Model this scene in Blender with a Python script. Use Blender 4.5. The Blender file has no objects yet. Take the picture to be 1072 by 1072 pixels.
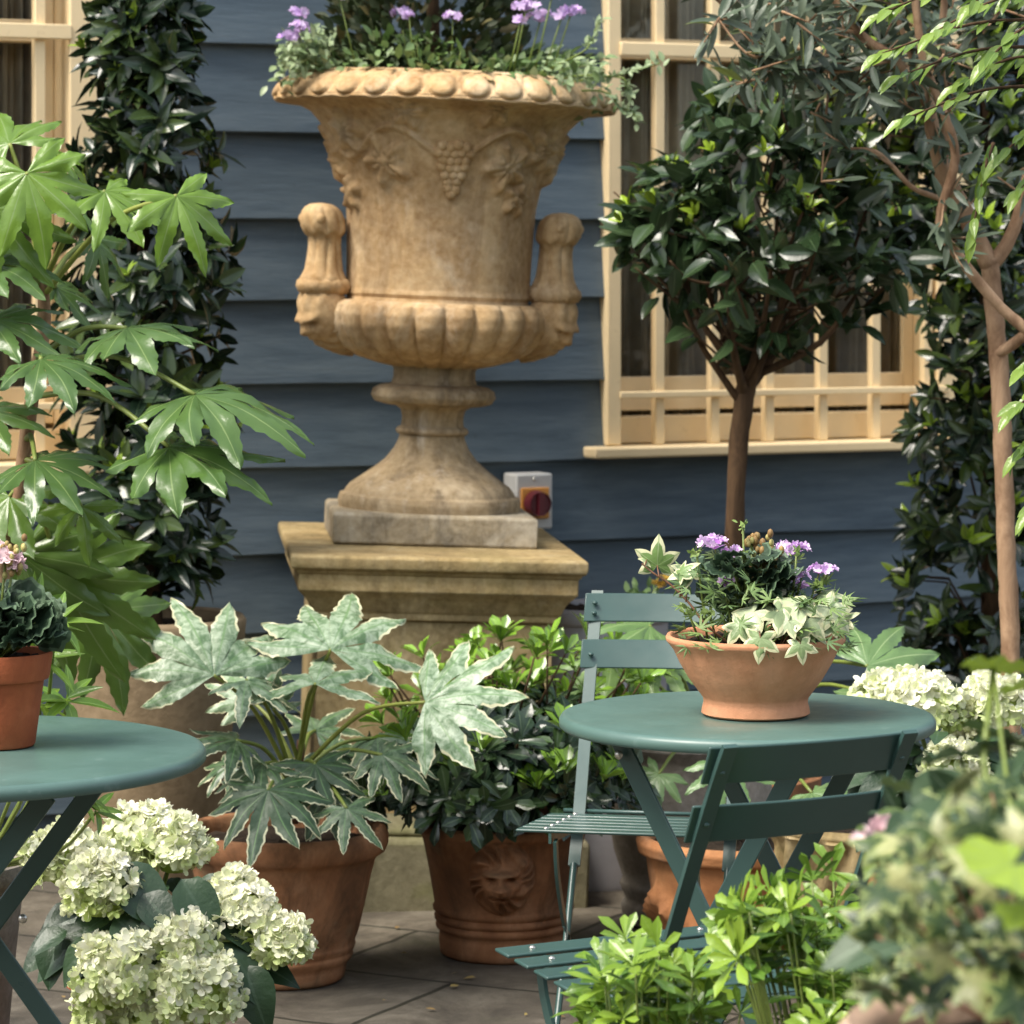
import bpy, math, random
import numpy as np
from mathutils import Vector, Matrix

random.seed(7)
RNG = np.random.default_rng(11)
SC = bpy.context.scene
COL = SC.collection
FPX, HY, CZ = 3500.0, 270.0, 1.44      # camera: focal length in photo pixels, horizon row, eye height
A = lambda *v: np.array(v, dtype=float)
def P(px, py, Y): return A((px-536)/FPX*Y, Y, CZ-(py-HY)/FPX*Y)
def PP(lst): return [P(*q) for q in lst]
def nrm(v):
    v = np.asarray(v, float); n = np.linalg.norm(v)
    return v/n if n > 1e-9 else A(0, 0, 1)
def U(a, b): return float(RNG.uniform(a, b))
def rv(s=1.0): return RNG.normal(0, s, 3)

# ------------------------------------------------------------------ mesh accumulator
class MB:
    def __init__(s): s.V=[]; s.F=[]; s.rim=[]; s.rnd=[]; s.yng=[]; s.u=[]; s.n=0
    def add(s, V, F, rim=None, rnd=0.5, yng=0.0, u=None):
        V=np.asarray(V,float); k=len(V)
        s.V.append(V); o=s.n
        s.F.extend([tuple(i+o for i in f) for f in F])
        z=np.zeros(k)
        s.rim.append(z if rim is None else np.asarray(rim,float))
        s.u.append(z+1 if u is None else np.asarray(u,float))
        s.rnd.append(z+rnd); s.yng.append(z+yng)
        s.n+=k; return s
    def build(s, name, mat, parent=None, sharp=None, bevel=0.0, at=None):
        me=bpy.data.meshes.new(name)
        V=np.concatenate(s.V)
        if at is not None: V=V-np.asarray(at)
        me.from_pydata(V.tolist(),[],s.F)
        for nm,arr in (('rim',s.rim),('rnd',s.rnd),('yng',s.yng),('u',s.u)):
            at_=me.attributes.new(nm,'FLOAT','POINT'); at_.data.foreach_set('value',np.concatenate(arr).astype(np.float32))
        me.polygons.foreach_set('use_smooth',[True]*len(me.polygons))
        if sharp is not None: me.set_sharp_from_angle(angle=math.radians(sharp))
        me.materials.append(mat); me.update()
        o=bpy.data.objects.new(name,me); COL.objects.link(o)
        if parent is not None: o.parent=parent
        if at is not None: o.location=at
        if bevel>0:
            m=o.modifiers.new('edge','BEVEL'); m.width=bevel; m.segments=2; m.limit_method='ANGLE'; m.angle_limit=math.radians(40)
        return o
def tag(o, label, cat, group=None, kind=None):
    o['label']=label; o['category']=cat
    if group: o['group']=group
    if kind: o['kind']=kind
    return o
def thing(name, label, cat, loc=(0,0,0), rz=0.0, group=None):
    o=bpy.data.objects.new(name,None); COL.objects.link(o); o.empty_display_size=.05
    o.location=loc; o.rotation_euler=(0,0,rz); return tag(o,label,cat,group)

BOXF=[(0,3,2,1),(4,5,6,7),(0,1,5,4),(1,2,6,5),(2,3,7,6),(3,0,4,7)]
def box(mb, c, h, R=None):
    v=A([-1,-1,-1],[1,-1,-1],[1,1,-1],[-1,1,-1],[-1,-1,1],[1,-1,1],[1,1,1],[-1,1,1])*np.asarray(h,float)
    if R is not None: v=v@np.asarray(R).T
    mb.add(v+np.asarray(c,float),BOXF); return mb
def bx(mb,x0,x1,y0,y1,z0,z1): return box(mb,((x0+x1)/2,(y0+y1)/2,(z0+z1)/2),(abs(x1-x0)/2,abs(y1-y0)/2,abs(z1-z0)/2))
def strap(mb, pts, side, w, t):
    """flat bar through pts; side = width direction"""
    pts=[np.asarray(p,float) for p in pts]; n=len(pts); V=[];F=[]
    side=nrm(side)
    for i,p in enumerate(pts):
        tg=nrm(pts[min(i+1,n-1)]-pts[max(i-1,0)]); nn=nrm(np.cross(tg,side)); sd=nrm(np.cross(nn,tg))
        for a,b in ((-1,-1),(1,-1),(1,1),(-1,1)): V.append(p+sd*a*w/2+nn*b*t/2)
    for i in range(n-1):
        for k in range(4): a=i*4+k; b=i*4+(k+1)%4; F.append((a,b,b+4,a+4))
    F.append((3,2,1,0)); e=(n-1)*4; F.append((e,e+1,e+2,e+3))
    mb.add(V,F); return mb
def smooth_pts(pts, k=4):
    pts=[np.asarray(p,float) for p in pts]
    if len(pts)<3: return pts
    out=[]; n=len(pts)
    for i in range(n-1):
        p0=pts[max(i-1,0)];p1=pts[i];p2=pts[i+1];p3=pts[min(i+2,n-1)]
        for j in range(k):
            t=j/k; out.append(.5*((2*p1)+(-p0+p2)*t+(2*p0-5*p1+4*p2-p3)*t*t+(-p0+3*p1-3*p2+p3)*t**3))
    out.append(pts[-1]); return out
def tube(mb, pts, r0, r1=None, n=7, jit=0.0, rnd=.5, yng=0.0):
    r1=r0 if r1 is None else r1
    pts=[np.asarray(p,float) for p in pts]; m=len(pts); V=[];F=[]
    ref=A(0.3,.2,1.)
    for i,p in enumerate(pts):
        tg=nrm(pts[min(i+1,m-1)]-pts[max(i-1,0)])
        a=np.cross(tg,ref); 
        if np.linalg.norm(a)<.1: a=np.cross(tg,A(1,0,0))
        a=nrm(a); b=np.cross(tg,a); r=r0+(r1-r0)*i/max(m-1,1)
        for k in range(n):
            q=2*math.pi*k/n; rr=r*(1+(U(-jit,jit) if jit else 0))
            V.append(p+rr*(a*math.cos(q)+b*math.sin(q)))
    for i in range(m-1):
        for k in range(n):
            F.append((i*n+k,i*n+(k+1)%n,(i+1)*n+(k+1)%n,(i+1)*n+k))
    F.append(tuple(range(n-1,-1,-1))); F.append(tuple(range((m-1)*n,m*n)))
    mb.add(V,F,rnd=rnd,yng=yng); return mb
def lathe(mb, prof, n=48, hfun=None, c=(0,0,0), cap=False, sub=1):
    pr=[]
    for i in range(len(prof)-1):
        for j in range(sub):
            t=j/sub; pr.append((prof[i][0]*(1-t)+prof[i+1][0]*t, prof[i][1]*(1-t)+prof[i+1][1]*t))
    pr.append(prof[-1]); m=len(pr)
    th=np.arange(n)*2*math.pi/n; V=[]
    for i,(r,z) in enumerate(pr):
        rr=np.full(n,float(r))
        if hfun is not None: rr=rr+hfun(th,z,r)
        V.append(np.stack([rr*np.cos(th),rr*np.sin(th),np.full(n,float(z))],1))
    F=[]
    for i in range(m-1):
        for k in range(n):
            a=i*n+k;b=i*n+(k+1)%n; F.append((a,b,b+n,a+n))
    V=np.concatenate(V)+np.asarray(c,float)
    if cap: F.append(tuple(range(n-1,-1,-1))); F.append(tuple(range((m-1)*n,m*n)))
    mb.add(V,F); return mb
def rectlathe(mb, prof, a, b):
    """stack of rectangular rings, prof = [(offset,z)]"""
    V=[];F=[]
    for d,z in prof:
        for sx,sy in ((-1,-1),(1,-1),(1,1),(-1,1)): V.append((sx*(a+d),sy*(b+d),z))
    m=len(prof)
    for i in range(m-1):
        for k in range(4): F.append((i*4+k,i*4+(k+1)%4,(i+1)*4+(k+1)%4,(i+1)*4+k))
    F.append((3,2,1,0)); e=(m-1)*4; F.append((e,e+1,e+2,e+3)); mb.add(V,F); return mb
def ball(mb, c, r, n=8, sc=(1,1,1), rnd=.5, yng=0, disp=None):
    V=[];F=[];m=max(4,n*2//3)
    for i in range(m+1):
        ph=math.pi*i/m
        for k in range(n):
            t=2*math.pi*k/n; V.append((math.sin(ph)*math.cos(t),math.sin(ph)*math.sin(t),math.cos(ph)))
    for i in range(m):
        for k in range(n): F.append((i*n+k,(i+1)*n+k,(i+1)*n+(k+1)%n,i*n+(k+1)%n))
    V=np.array(V)
    if disp is not None: V=V*disp(V)[:,None]
    mb.add(V*r*np.asarray(sc)+np.asarray(c),F,rnd=rnd,yng=yng); return mb

# ------------------------------------------------------------------ leaves
class Tpl: pass
def leaf_tpl(w=.2, fold=.25, curl=.2, prof=None, tip=1.0, ripple=0.0, nt=6):
    """blade of length 1 along +y, normal +z"""
    V=[];rim=[];u=[]
    ts=np.linspace(0,1,nt)
    for t in ts:
        hw=w*(math.sin(math.pi*min(1,t)**.85)**.8 if 0<t<1 else 0.02) if prof is None else w*prof(t)
        hw=max(hw,.006)
        z0=-curl*t*t
        for x in (-1,-.5,0,.5,1):
            rp=ripple*math.sin(t*15+x*2)*abs(x)
            V.append((x*hw,t,z0+fold*abs(x)*hw+rp)); rim.append(abs(x) if t<.93 else 1); u.append(abs(x))
    F=[]
    for i in range(len(ts)-1):
        for k in range(4): a=i*5+k; F.append((a,a+1,a+6,a+5))
    T=Tpl(); T.V=np.array(V);T.F=F;T.rim=np.array(rim);T.u=np.array(u); return T
def palmate_tpl(nl=9, spread=125, lens=None, s=.42, p=1.5, na=8, nr=6, droop=.18, fold=.22, wave=.025, ser=0.0, seed=0, stretch=1.0):
    r_=np.random.default_rng(seed)
    sp=math.radians(spread); d=2*sp/(nl-1)
    cs=np.linspace(-sp,sp,nl)
    if lens is None: lens=[1-.36*(abs(c)/sp)**1.3 for c in cs]
    lens=[l*(1+r_.uniform(-.09,.09)) for l in lens]
    lz=[r_.uniform(-.20,.10) for _ in lens]; tc=[r_.uniform(-.10,.25) for _ in lens]; tw=[r_.uniform(-.25,.25) for _ in lens]
    V=[(0,0,0)];rim=[0.];u=[0.];cols=[]
    for li,(c,L) in enumerate(zip(cs,lens)):
        ss=s*L
        for j in range(na+(1 if li==nl-1 else 0)):
            q=-1+2*j/na; uu=abs(q); th=c+q*d/2
            # neighbours share sinus depth
            ln=lens[li-1] if (q<0 and li>0) else (lens[li+1] if (q>0 and li<nl-1) else L*.8)
            sd=(ss+s*ln)/2
            R=sd+(L-sd)*(.90*(1-uu**p)+.10*max(0,1-uu/.30))
            if ser and 0<uu<1: R*=1+ser*(1 if j%2 else -1)
            col=[]
            for k in range(1,nr+1):
                t=k/nr; r=R*t
                x=math.sin(th)*r; y=math.cos(th)*r*stretch
                lift=lz[li]*(1-uu)*r
                z=-droop*r*r-fold*r*uu*(.35+.65*t)*(1-.5*uu)+wave*math.sin(9*r+li*2.1)*uu*t+lift*t-tc[li]*max(0,r-.55)**1.6+tw[li]*q*uu*r*.25+wave*.6*math.sin(14*th+5*r)*t
                V.append((x,y,z)); rim.append(t); u.append(uu); col.append(len(V)-1)
            cols.append(col)
    F=[]
    for a,b in zip(cols[:-1],cols[1:]):
        F.append((0,b[0],a[0]))
        for k in range(nr-1): F.append((a[k],b[k],b[k+1],a[k+1]))
    T=Tpl();T.V=np.array(V);T.F=F;T.rim=np.array(rim);T.u=np.array(u);return T
def finger_tpl(nl=9, spread=122, W=.16, droop=.2, fold=.12, seed=0, nt=17, teeth=.11):
    """big palmate leaf: pointed lobes joined towards the stalk, toothed edges, every lobe bent its own way"""
    r_=np.random.default_rng(seed); sp=math.radians(spread); d=2*sp/(nl-1)
    V=[];F=[];rim=[];u=[]
    for i in range(nl):
        c=-sp+i*d; L=(1-.40*(abs(c)/math.radians(130))**1.4)*(1+r_.uniform(-.08,.08))
        Wl=W*(1-.18*abs(c)/sp)*(1+r_.uniform(-.12,.12)); bend=r_.uniform(-.16,.16); tc=r_.uniform(-.05,.34); lz=r_.uniform(-.18,.10); tw=r_.uniform(-.5,.5); wv=r_.uniform(0,6)
        o=len(V); tm=min(.8,Wl/math.tan(d/2)/L)
        for k in range(nt+1):
            t=k/nt; r=t*L; g=1-.10*((.62-t)/.62)**2 if t<.62 else max(0,(1-t)/.38)**.64
            wl=Wl*g; wb=r*math.tan(d/2); join=wl>=wb
            hw=wb if join else wl*(1+(teeth if k%2 else -teeth*.6)*min(1,(t-tm+.02)*8)*(1 if t<.93 else .3))
            hw=max(hw,.0015); a=c+(0 if join else bend*max(0,t-tm)**1.2*1.3)
            ca,sa=math.cos(a),math.sin(a)
            for q in (-1,-.66,-.33,0,.33,.66,1):
                lx=q*hw; x=sa*r+ca*lx; y=ca*r-sa*lx; uu=abs(q)
                fr=max(0,(t-tm)/(1-tm)) if not join else 0
                z=-droop*r*r-fold*min(hw,.16)*(uu if not join else uu*uu)*1.4+(lz*r*(1-uu) if join else lz*r*(1-uu*.0)*1.0*min(1,fr*3)+lz*r*(1-uu)*(1-min(1,fr*3)))-tc*max(0,t-tm)**1.5*.9+tw*lx*fr*.8+.028*math.sin(13*t+wv+3*q)*uu*t
                V.append((x,y,z)); u.append(uu); rim.append(max(uu*min(1,fr*5+.0),.99 if t>.985 else 0))
        for k in range(nt):
            for j in range(6): q=o+k*7+j; F.append((q,q+1,q+8,q+7))
    T=Tpl();T.V=np.array(V);T.F=F;T.rim=np.array(rim);T.u=np.array(u);return T
def round_tpl(ruffle=.12, n=26, nr=4, cup=.25, seed=0, notch=True):
    r_=np.random.default_rng(seed); V=[(0,0,0)];rim=[0];cols=[];u=[0]
    for j in range(n+1):
        th=-math.pi*.93+2*math.pi*.93*j/n; col=[]
        R=.5*(1+.10*math.cos(7*th)+r_.uniform(-.03,.03))
        for k in range(1,nr+1):
            t=k/nr;r=R*t
            V.append((math.sin(th)*r,math.cos(th)*r+.18*t,cup*r*r*1.6+ruffle*math.sin(9*th+1.3)*t**2.2)); rim.append(t);u.append(abs(math.sin(3.5*th))); col.append(len(V)-1)
        cols.append(col)
    F=[]
    for a,b in zip(cols[:-1],cols[1:]):
        F.append((0,b[0],a[0]))
        for k in range(nr-1): F.append((a[k],b[k],b[k+1],a[k+1]))
    T=Tpl();T.V=np.array(V);T.F=F;T.rim=np.array(rim);T.u=np.array(u);return T
def floret_tpl(np_=4, cup=.25, w=.42):
    V=[];F=[];rim=[];u=[]
    for k in range(np_):
        a=2*math.pi*k/np_; ca,sa=math.cos(a),math.sin(a); o=len(V)
        for (t,h) in ((0.04,.05),(.45,w*.95),(.8,w),(1.0,w*.45)):
            for x in (-1,0,1):
                lx=x*h*.95; ly=t*(1 if x==0 else .96)
                z=cup*t*t-.10*(1-abs(x))*t*.5
                V.append((lx*ca-ly*sa,lx*sa+ly*ca,z)); rim.append(t);u.append(abs(x))
        for i in range(3):
            for j in range(2): q=o+i*3+j; F.append((q,q+1,q+4,q+3))
    T=Tpl();T.V=np.array(V)*.5;T.F=F;T.rim=np.array(rim);T.u=np.array(u);return T
def inst(mb, T, p, y, z, size, ws=1.0, yng=0.0, rnd=None):
    y=nrm(y); z=np.asarray(z,float); z=z-np.dot(z,y)*y
    if np.linalg.norm(z)<1e-3: z=np.cross(y,A(1,.3,.2))
    z=nrm(z); x=np.cross(y,z)
    M=np.stack([x*size*ws,y*size,z*size],0)
    mb.add(T.V@M+np.asarray(p,float),T.F,rim=T.rim,rnd=U(0,1) if rnd is None else rnd,yng=yng,u=T.u)
def whorl(mb, tpls, p, axis, n, L, openang, jit=.2, yng=0.0, ws=1.0, upface=True):
    axis=nrm(axis); a=nrm(np.cross(axis,A(.3,.9,.1))); b=np.cross(axis,a); o=U(0,6.28)
    for k in range(n):
        t=o+k*2.39996; og=math.radians(openang)*(1-.45*k/n)*U(.8,1.15)
        d=nrm(axis*math.cos(og)+(a*math.cos(t)+b*math.sin(t))*math.sin(og)+rv(jit*.4))
        inst(mb,tpls[int(RNG.integers(len(tpls)))],np.asarray(p)+axis*L*.08*k/n+rv(L*.03),d,axis+rv(.15),L*U(.75,1.1)*(1-.2*k/n),ws=ws,yng=min(1,max(0,yng+U(-.15,.15))))

BAY=[leaf_tpl(.19,.35,c,ripple=.012) for c in (.05,.16,.28)]
WIDE=[leaf_tpl(.235,.28,c,ripple=.01) for c in (.05,.18,.3)]
LANCE=[leaf_tpl(.13,.3,c) for c in (.06,.2,.34)]
OLIVE=[leaf_tpl(.125,.25,c) for c in (-.05,.1,.22)]
OBOV=[leaf_tpl(.19,.22,c,prof=lambda t: (.08+.92*min(1,(t/.72))**1.2 if t<.72 else max(0,1-((t-.72)/.28)**2)**.55)) for c in (.06,.2,.34)]
OVATE=[leaf_tpl(.32,.16,c,prof=lambda t:(math.sin(math.pi*t**.72)**.85 if 0<t<1 else 0),nt=9,ripple=.015) for c in (.15,.3,.42)]
TINY=[leaf_tpl(.26,.2,c,nt=4) for c in (.05,.2)]
IVY=[palmate_tpl(5,118,[.62,.85,1,.85,.62],s=.52,p=1.1,na=6,nr=4,droop=.25,fold=.16,wave=.02,seed=i) for i in range(3)]
FEATH=[palmate_tpl(5,75,[.6,.85,1,.85,.6],s=.22,p=.9,na=4,nr=3,droop=.15,fold=.2,wave=.03,seed=i) for i in range(2)]
RUFF=[round_tpl(.06,seed=i,cup=.12) for i in range(3)]
FLOR=[floret_tpl(4,.3),floret_tpl(4,.05),floret_tpl(4,.5)]
STAR=[floret_tpl(5,.1,.34),floret_tpl(5,.3,.36)]

# ------------------------------------------------------------------ materials
def newmat(name):
    m=bpy.data.materials.new(name); m.use_nodes=True; nt=m.node_tree; nt.nodes.clear()
    out=nt.nodes.new('ShaderNodeOutputMaterial'); b=nt.nodes.new('ShaderNodeBsdfPrincipled')
    nt.links.new(b.outputs[0],out.inputs[0]); return m,nt,b,out
def N(nt,t,**kw):
    n=nt.nodes.new(t)
    for k,v in kw.items(): setattr(n,k,v)
    return n
def noise(nt,scale,detail=4,rough=.6,vec=None,dist=0.0):
    n=N(nt,'ShaderNodeTexNoise'); n.inputs['Scale'].default_value=scale; n.inputs['Detail'].default_value=detail
    n.inputs['Roughness'].default_value=rough; n.inputs['Distortion'].default_value=dist
    if vec is not None: nt.links.new(vec,n.inputs['Vector'])
    return n.outputs['Fac']
def ramp(nt,src,stops):
    r=N(nt,'ShaderNodeValToRGB'); e=r.color_ramp.elements
    while len(e)<len(stops): e.new(.5)
    for i,(p,c) in enumerate(stops):
        e[i].position=p; e[i].color=(*c,1) if len(c)==3 else c
    nt.links.new(src,r.inputs[0]); return r.outputs[0]
def mixc(nt,f,a,b,mode='MIX'):
    m=N(nt,'ShaderNodeMix',data_type='RGBA',blend_type=mode)
    for s,v in ((0,f),(6,a),(7,b)):
        if hasattr(v,'node'): nt.links.new(v,m.inputs[s])
        elif s==0: m.inputs[0].default_value=v
        else: m.inputs[s].default_value=(*v,1)
    return m.outputs[2]
def coords(nt,scale=(1,1,1),rot=(0,0,0),kind='Object'):
    tc=N(nt,'ShaderNodeTexCoord'); mp=N(nt,'ShaderNodeMapping'); mp.inputs['Scale'].default_value=scale; mp.inputs['Rotation'].default_value=rot
    nt.links.new(tc.outputs[kind],mp.inputs[0]); return mp.outputs[0]
def bump(nt,b,h,strength=.3,dist=.01):
    n=N(nt,'ShaderNodeBump'); n.inputs['Strength'].default_value=strength; n.inputs['Distance'].default_value=dist
    nt.links.new(h,n.inputs['Height']); nt.links.new(n.outputs[0],b.inputs['Normal'])
def setp(b,rough=.5,spec=.5,metal=0.0):
    b.inputs['Roughness'].default_value=rough; b.inputs['Specular IOR Level'].default_value=spec; b.inputs['Metallic'].default_value=metal
def attr(nt,nm):
    a=N(nt,'ShaderNodeAttribute'); a.attribute_name=nm; return a.outputs['Fac']

def stone_mat(name,light,mid,dark,stain=(.06,.05,.03),moss=None,sc=9,rough=.9,amount=.5,bs=.5,streak=None):
    m,nt,b,o=newmat(name); v=coords(nt)
    n1=noise(nt,sc,6,.65,v,.4); c=ramp(nt,n1,[(.3,dark),(.5,mid),(.68,light)])
    n2=noise(nt,sc*.45,5,.7,v,.8); f=ramp(nt,n2,[(.52,(0,0,0)),(.72,(amount,amount,amount))]); c=mixc(nt,f,c,stain)
    if moss is not None:
        n3=noise(nt,sc*.6,5,.6,coords(nt,(1,1,2.5)),.5); f=ramp(nt,n3,[(.5,(0,0,0)),(.68,(.75,.75,.75))]); c=mixc(nt,f,c,moss)
    if streak is not None:
        f=ramp(nt,noise(nt,9,6,.72,coords(nt,(1,1,.22)),.7),[(.47,(0,0,0)),(.62,(streak[1],)*3)]); c=mixc(nt,f,c,streak[0])
        f=ramp(nt,noise(nt,6,6,.7,coords(nt,(1.1,.9,.6),(.4,.2,1)),.9),[(.56,(0,0,0)),(.68,(.55,.55,.55))]); c=mixc(nt,f,c,streak[2])
    n4=noise(nt,sc*9,3,.6,v); c=mixc(nt,.35,c,ramp(nt,n4,[(.3,tuple(x*.55 for x in mid)),(.7,light)]))
    nt.links.new(c,b.inputs['Base Color']); setp(b,rough,.25)
    bump(nt,b,noise(nt,sc*7,6,.7,v),bs,.006); return m
def terracotta(name,light,mid,dark,stain=(.05,.035,.02),bloom=(.45,.34,.24),wear=.45,rough=.8):
    m,nt,b,o=newmat(name); v=coords(nt)
    c=ramp(nt,noise(nt,7,6,.6,v,.6),[(.3,dark),(.5,mid),(.7,light)])
    f=ramp(nt,noise(nt,11,6,.7,coords(nt,(1,1,.35)),.8),[(.46,(0,0,0)),(.70,(wear*.9,)*3)]); c=mixc(nt,f,c,stain)
    f=ramp(nt,noise(nt,5,6,.7,coords(nt,(1,1,1.6)),.5),[(.55,(0,0,0)),(.75,(.45*wear*2,)*3)]); c=mixc(nt,f,c,bloom)
    f=ramp(nt,noise(nt,60,4,.6,v),[(.35,(.0,)*3),(.7,(.25,)*3)]); c=mixc(nt,f,c,tuple(x*.6 for x in mid))
    nt.links.new(c,b.inputs['Base Color']); setp(b,rough,.25)
    bump(nt,b,noise(nt,45,6,.68,v),.45,.005); return m
def paint(name,col,rough=.45,var=.18,wear=None,spec=.5,bs=.06,scale=6):
    m,nt,b,o=newmat(name); v=coords(nt)
    c=ramp(nt,noise(nt,scale,5,.6,v),[(.3,tuple(x*(1-var) for x in col)),(.7,tuple(min(1,x*(1+var)) for x in col))])
    if wear is not None:
        f=ramp(nt,noise(nt,scale*4,6,.75,v,.4),[(.60,(0,0,0)),(.78,(.6,.6,.6))]); c=mixc(nt,f,c,wear)
    if wear is not None:
        f=ramp(nt,noise(nt,7,5,.75,coords(nt,(1,14,1),(0,0,.5)),.3),[(.66,(0,0,0)),(.74,(.40,.40,.40))]); c=mixc(nt,f,c,tuple(min(1,x*1.25) for x in wear))
    nt.links.new(c,b.inputs['Base Color'])
    nt.links.new(ramp(nt,noise(nt,scale*3,4,.6,v),[(.3,(rough*.8,)*3),(.7,(min(1,rough*1.25),)*3)]),b.inputs['Roughness'])
    b.inputs['Specular IOR Level'].default_value=spec
    bump(nt,b,noise(nt,90,3,.6,v),bs,.003); return m
def leafmat(name,dark,light,young,bs=.42,*,edge=None,edge_at=.82,rough=.34,trans=.22,vein=None,mottle=None,spec=.5,veinw=.10,nerve=0.0):
    m,nt,b,o=newmat(name); r=attr(nt,'rnd'); y=attr(nt,'yng'); rim=attr(nt,'rim'); uu=attr(nt,'u')
    v=coords(nt)
    c=mixc(nt,r,dark,light)
    c=mixc(nt,ramp(nt,noise(nt,14,3,.5,v),[(.3,(0,0,0)),(.8,(.5,.5,.5))]),c,tuple((a+b_)/2*.7 for a,b_ in zip(dark,light)))
    if mottle is not None:
        f=ramp(nt,noise(nt,mottle[1],4,.62,v,.8),[(mottle[2]-.13,(.12,.12,.12)),(mottle[2]+.10,(1,1,1))])
        mf=N(nt,'ShaderNodeMath',operation='MULTIPLY'); nt.links.new(f,mf.inputs[0]); nt.links.new(y,mf.inputs[1])
        c=mixc(nt,y,c,(.075,.165,.055)); c=mixc(nt,mf.outputs[0],c,mottle[0])
    else: c=mixc(nt,y,c,young)
    if edge is not None:
        n=noise(nt,45,3,.6,v,.5); ad=N(nt,'ShaderNodeMath',operation='MULTIPLY_ADD'); nt.links.new(n,ad.inputs[0]); ad.inputs[1].default_value=.3; nt.links.new(rim,ad.inputs[2])
        f=ramp(nt,ad.outputs[0],[(min(.98,edge_at+.13),(0,0,0)),(min(1,edge_at+.17),(1,1,1))]); c=mixc(nt,f,c,edge)
    if vein is not None:
        f=ramp(nt,uu,[(veinw*.5,(.75,.75,.75)),(veinw,(0,0,0))]); c=mixc(nt,f,c,vein)
    nt.links.new(c,b.inputs['Base Color']); setp(b,rough,spec)
    bump(nt,b,noise(nt,38,4,.6,v),bs,.006)
    tr=N(nt,'ShaderNodeBsdfTranslucent'); nt.links.new(mixc(nt,.5,c,(.5,.6,.08),'MULTIPLY') if False else c,tr.inputs[0])
    mx=N(nt,'ShaderNodeMixShader'); mx.inputs[0].default_value=trans
    nt.links.new(b.outputs[0],mx.inputs[1]); nt.links.new(tr.outputs[0],mx.inputs[2]); nt.links.new(mx.outputs[0],o.inputs[0]); return m
def bark(name,a,b_,sc=30,stretch=.25):
    m,nt,b,o=newmat(name); v=coords(nt,(1,1,stretch))
    n=noise(nt,sc,6,.7,v,.6); nt.links.new(ramp(nt,n,[(.3,a),(.7,b_)]),b.inputs['Base Color']); setp(b,.85,.2); bump(nt,b,n,.6,.006); return m

M={}
M['urn']=stone_mat('urn_stone',(.72,.55,.34),(.53,.34,.155),(.29,.15,.05),stain=(.115,.065,.028),sc=6,amount=.75,streak=((.20,.105,.04),.60,(.66,.56,.42)))
M['foot']=stone_mat('urn_foot_stone',(.52,.42,.28),(.36,.26,.14),(.17,.12,.06),stain=(.06,.042,.026),sc=6,amount=.85,streak=((.07,.045,.025),.8,(.66,.60,.50)))
M['ped']=stone_mat('pedestal_stone',(.55,.43,.23),(.37,.265,.115),(.15,.10,.04),stain=(.045,.04,.025),moss=(.19,.155,.05),sc=7,amount=.75,streak=((.085,.06,.025),.6,(.52,.44,.28)))
M['plinth']=stone_mat('plinth_stone',(.52,.46,.35),(.36,.29,.18),(.17,.135,.085),stain=(.035,.035,.034),moss=None,sc=7,amount=.75,streak=((.055,.05,.042),.8,(.70,.66,.56)))
M['step']=stone_mat('step_stone',(.30,.27,.17),(.19,.17,.10),(.10,.09,.05),stain=(.04,.04,.03),moss=(.17,.18,.05),sc=6)
M['greystone']=stone_mat('grey_stone',(.36,.33,.29),(.25,.22,.18),(.15,.125,.09),sc=8)
M['buff']=stone_mat('buff_planter',(.30,.225,.14),(.22,.16,.09),(.14,.10,.055),stain=(.06,.05,.03),sc=5)
M['tan_pot']=terracotta('tan_pot',(.55,.40,.30),(.46,.32,.23),(.36,.24,.165),wear=.3)
M['zinc']=paint('zinc_grey',(.36,.35,.36),.6,.2)
M['tc_new']=terracotta('terracotta_new',(.68,.35,.20),(.60,.285,.15),(.50,.21,.10),wear=.22,bloom=(.55,.36,.24),stain=(.20,.085,.04))
M['tc_old']=terracotta('terracotta_aged',(.48,.25,.13),(.34,.155,.07),(.16,.07,.032),wear=.9,bloom=(.27,.21,.12))
M['tc_red']=terracotta('terracotta_red',(.46,.14,.055),(.37,.10,.038),(.25,.062,.024),wear=.3,bloom=(.46,.22,.13))
M['tc_swag']=terracotta('terracotta_swag',(.50,.24,.10),(.40,.175,.07),(.27,.105,.04),wear=.4)
M['green']=paint('furniture_green',(.034,.075,.066),.34,.10,wear=None,spec=.5,bs=.03)
M['top']=paint('tabletop_green',(.076,.140,.120),.36,.14,wear=(.20,.27,.25),spec=.5,bs=.03,scale=5)
M['steel']=paint('rivet_steel',(.55,.53,.48),.3,.1); M['steel'].node_tree.nodes['Principled BSDF'].inputs['Metallic'].default_value=.9
M['soil']=stone_mat('soil',(.06,.04,.025),(.03,.02,.012),(.012,.008,.005),sc=30,bs=1)
M['cream']=paint('window_paint',(.83,.65,.38),.5,.08,wear=(.52,.36,.17),spec=.35,bs=.05,scale=5)
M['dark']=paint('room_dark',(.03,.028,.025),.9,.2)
M['cloth']=paint('curtain_cloth',(.62,.55,.44),.9,.5,scale=5)
M['grey']=paint('switch_grey',(.52,.51,.48),.5,.08)
M['amber']=paint('switch_amber',(.62,.27,.05),.45,.1)
M['maroon']=paint('switch_maroon',(.11,.012,.02),.35,.1)
M['bark_brown']=bark('bark_brown',(.06,.035,.02),(.20,.12,.07))
M['bark_tan']=bark('bark_tan',(.13,.065,.032),(.50,.33,.20),15,.45)
M['bark_dark']=bark('bark_dark',(.03,.018,.01),(.12,.07,.035))
M['stalk']=leafmat('stalk_green',(.13,.18,.035),(.20,.26,.05),(.30,.32,.06),rough=.45,trans=.05)
M['stalk_red']=leafmat('stalk_red',(.16,.07,.04),(.22,.11,.05),(.2,.2,.05),rough=.5,trans=.05)
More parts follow.
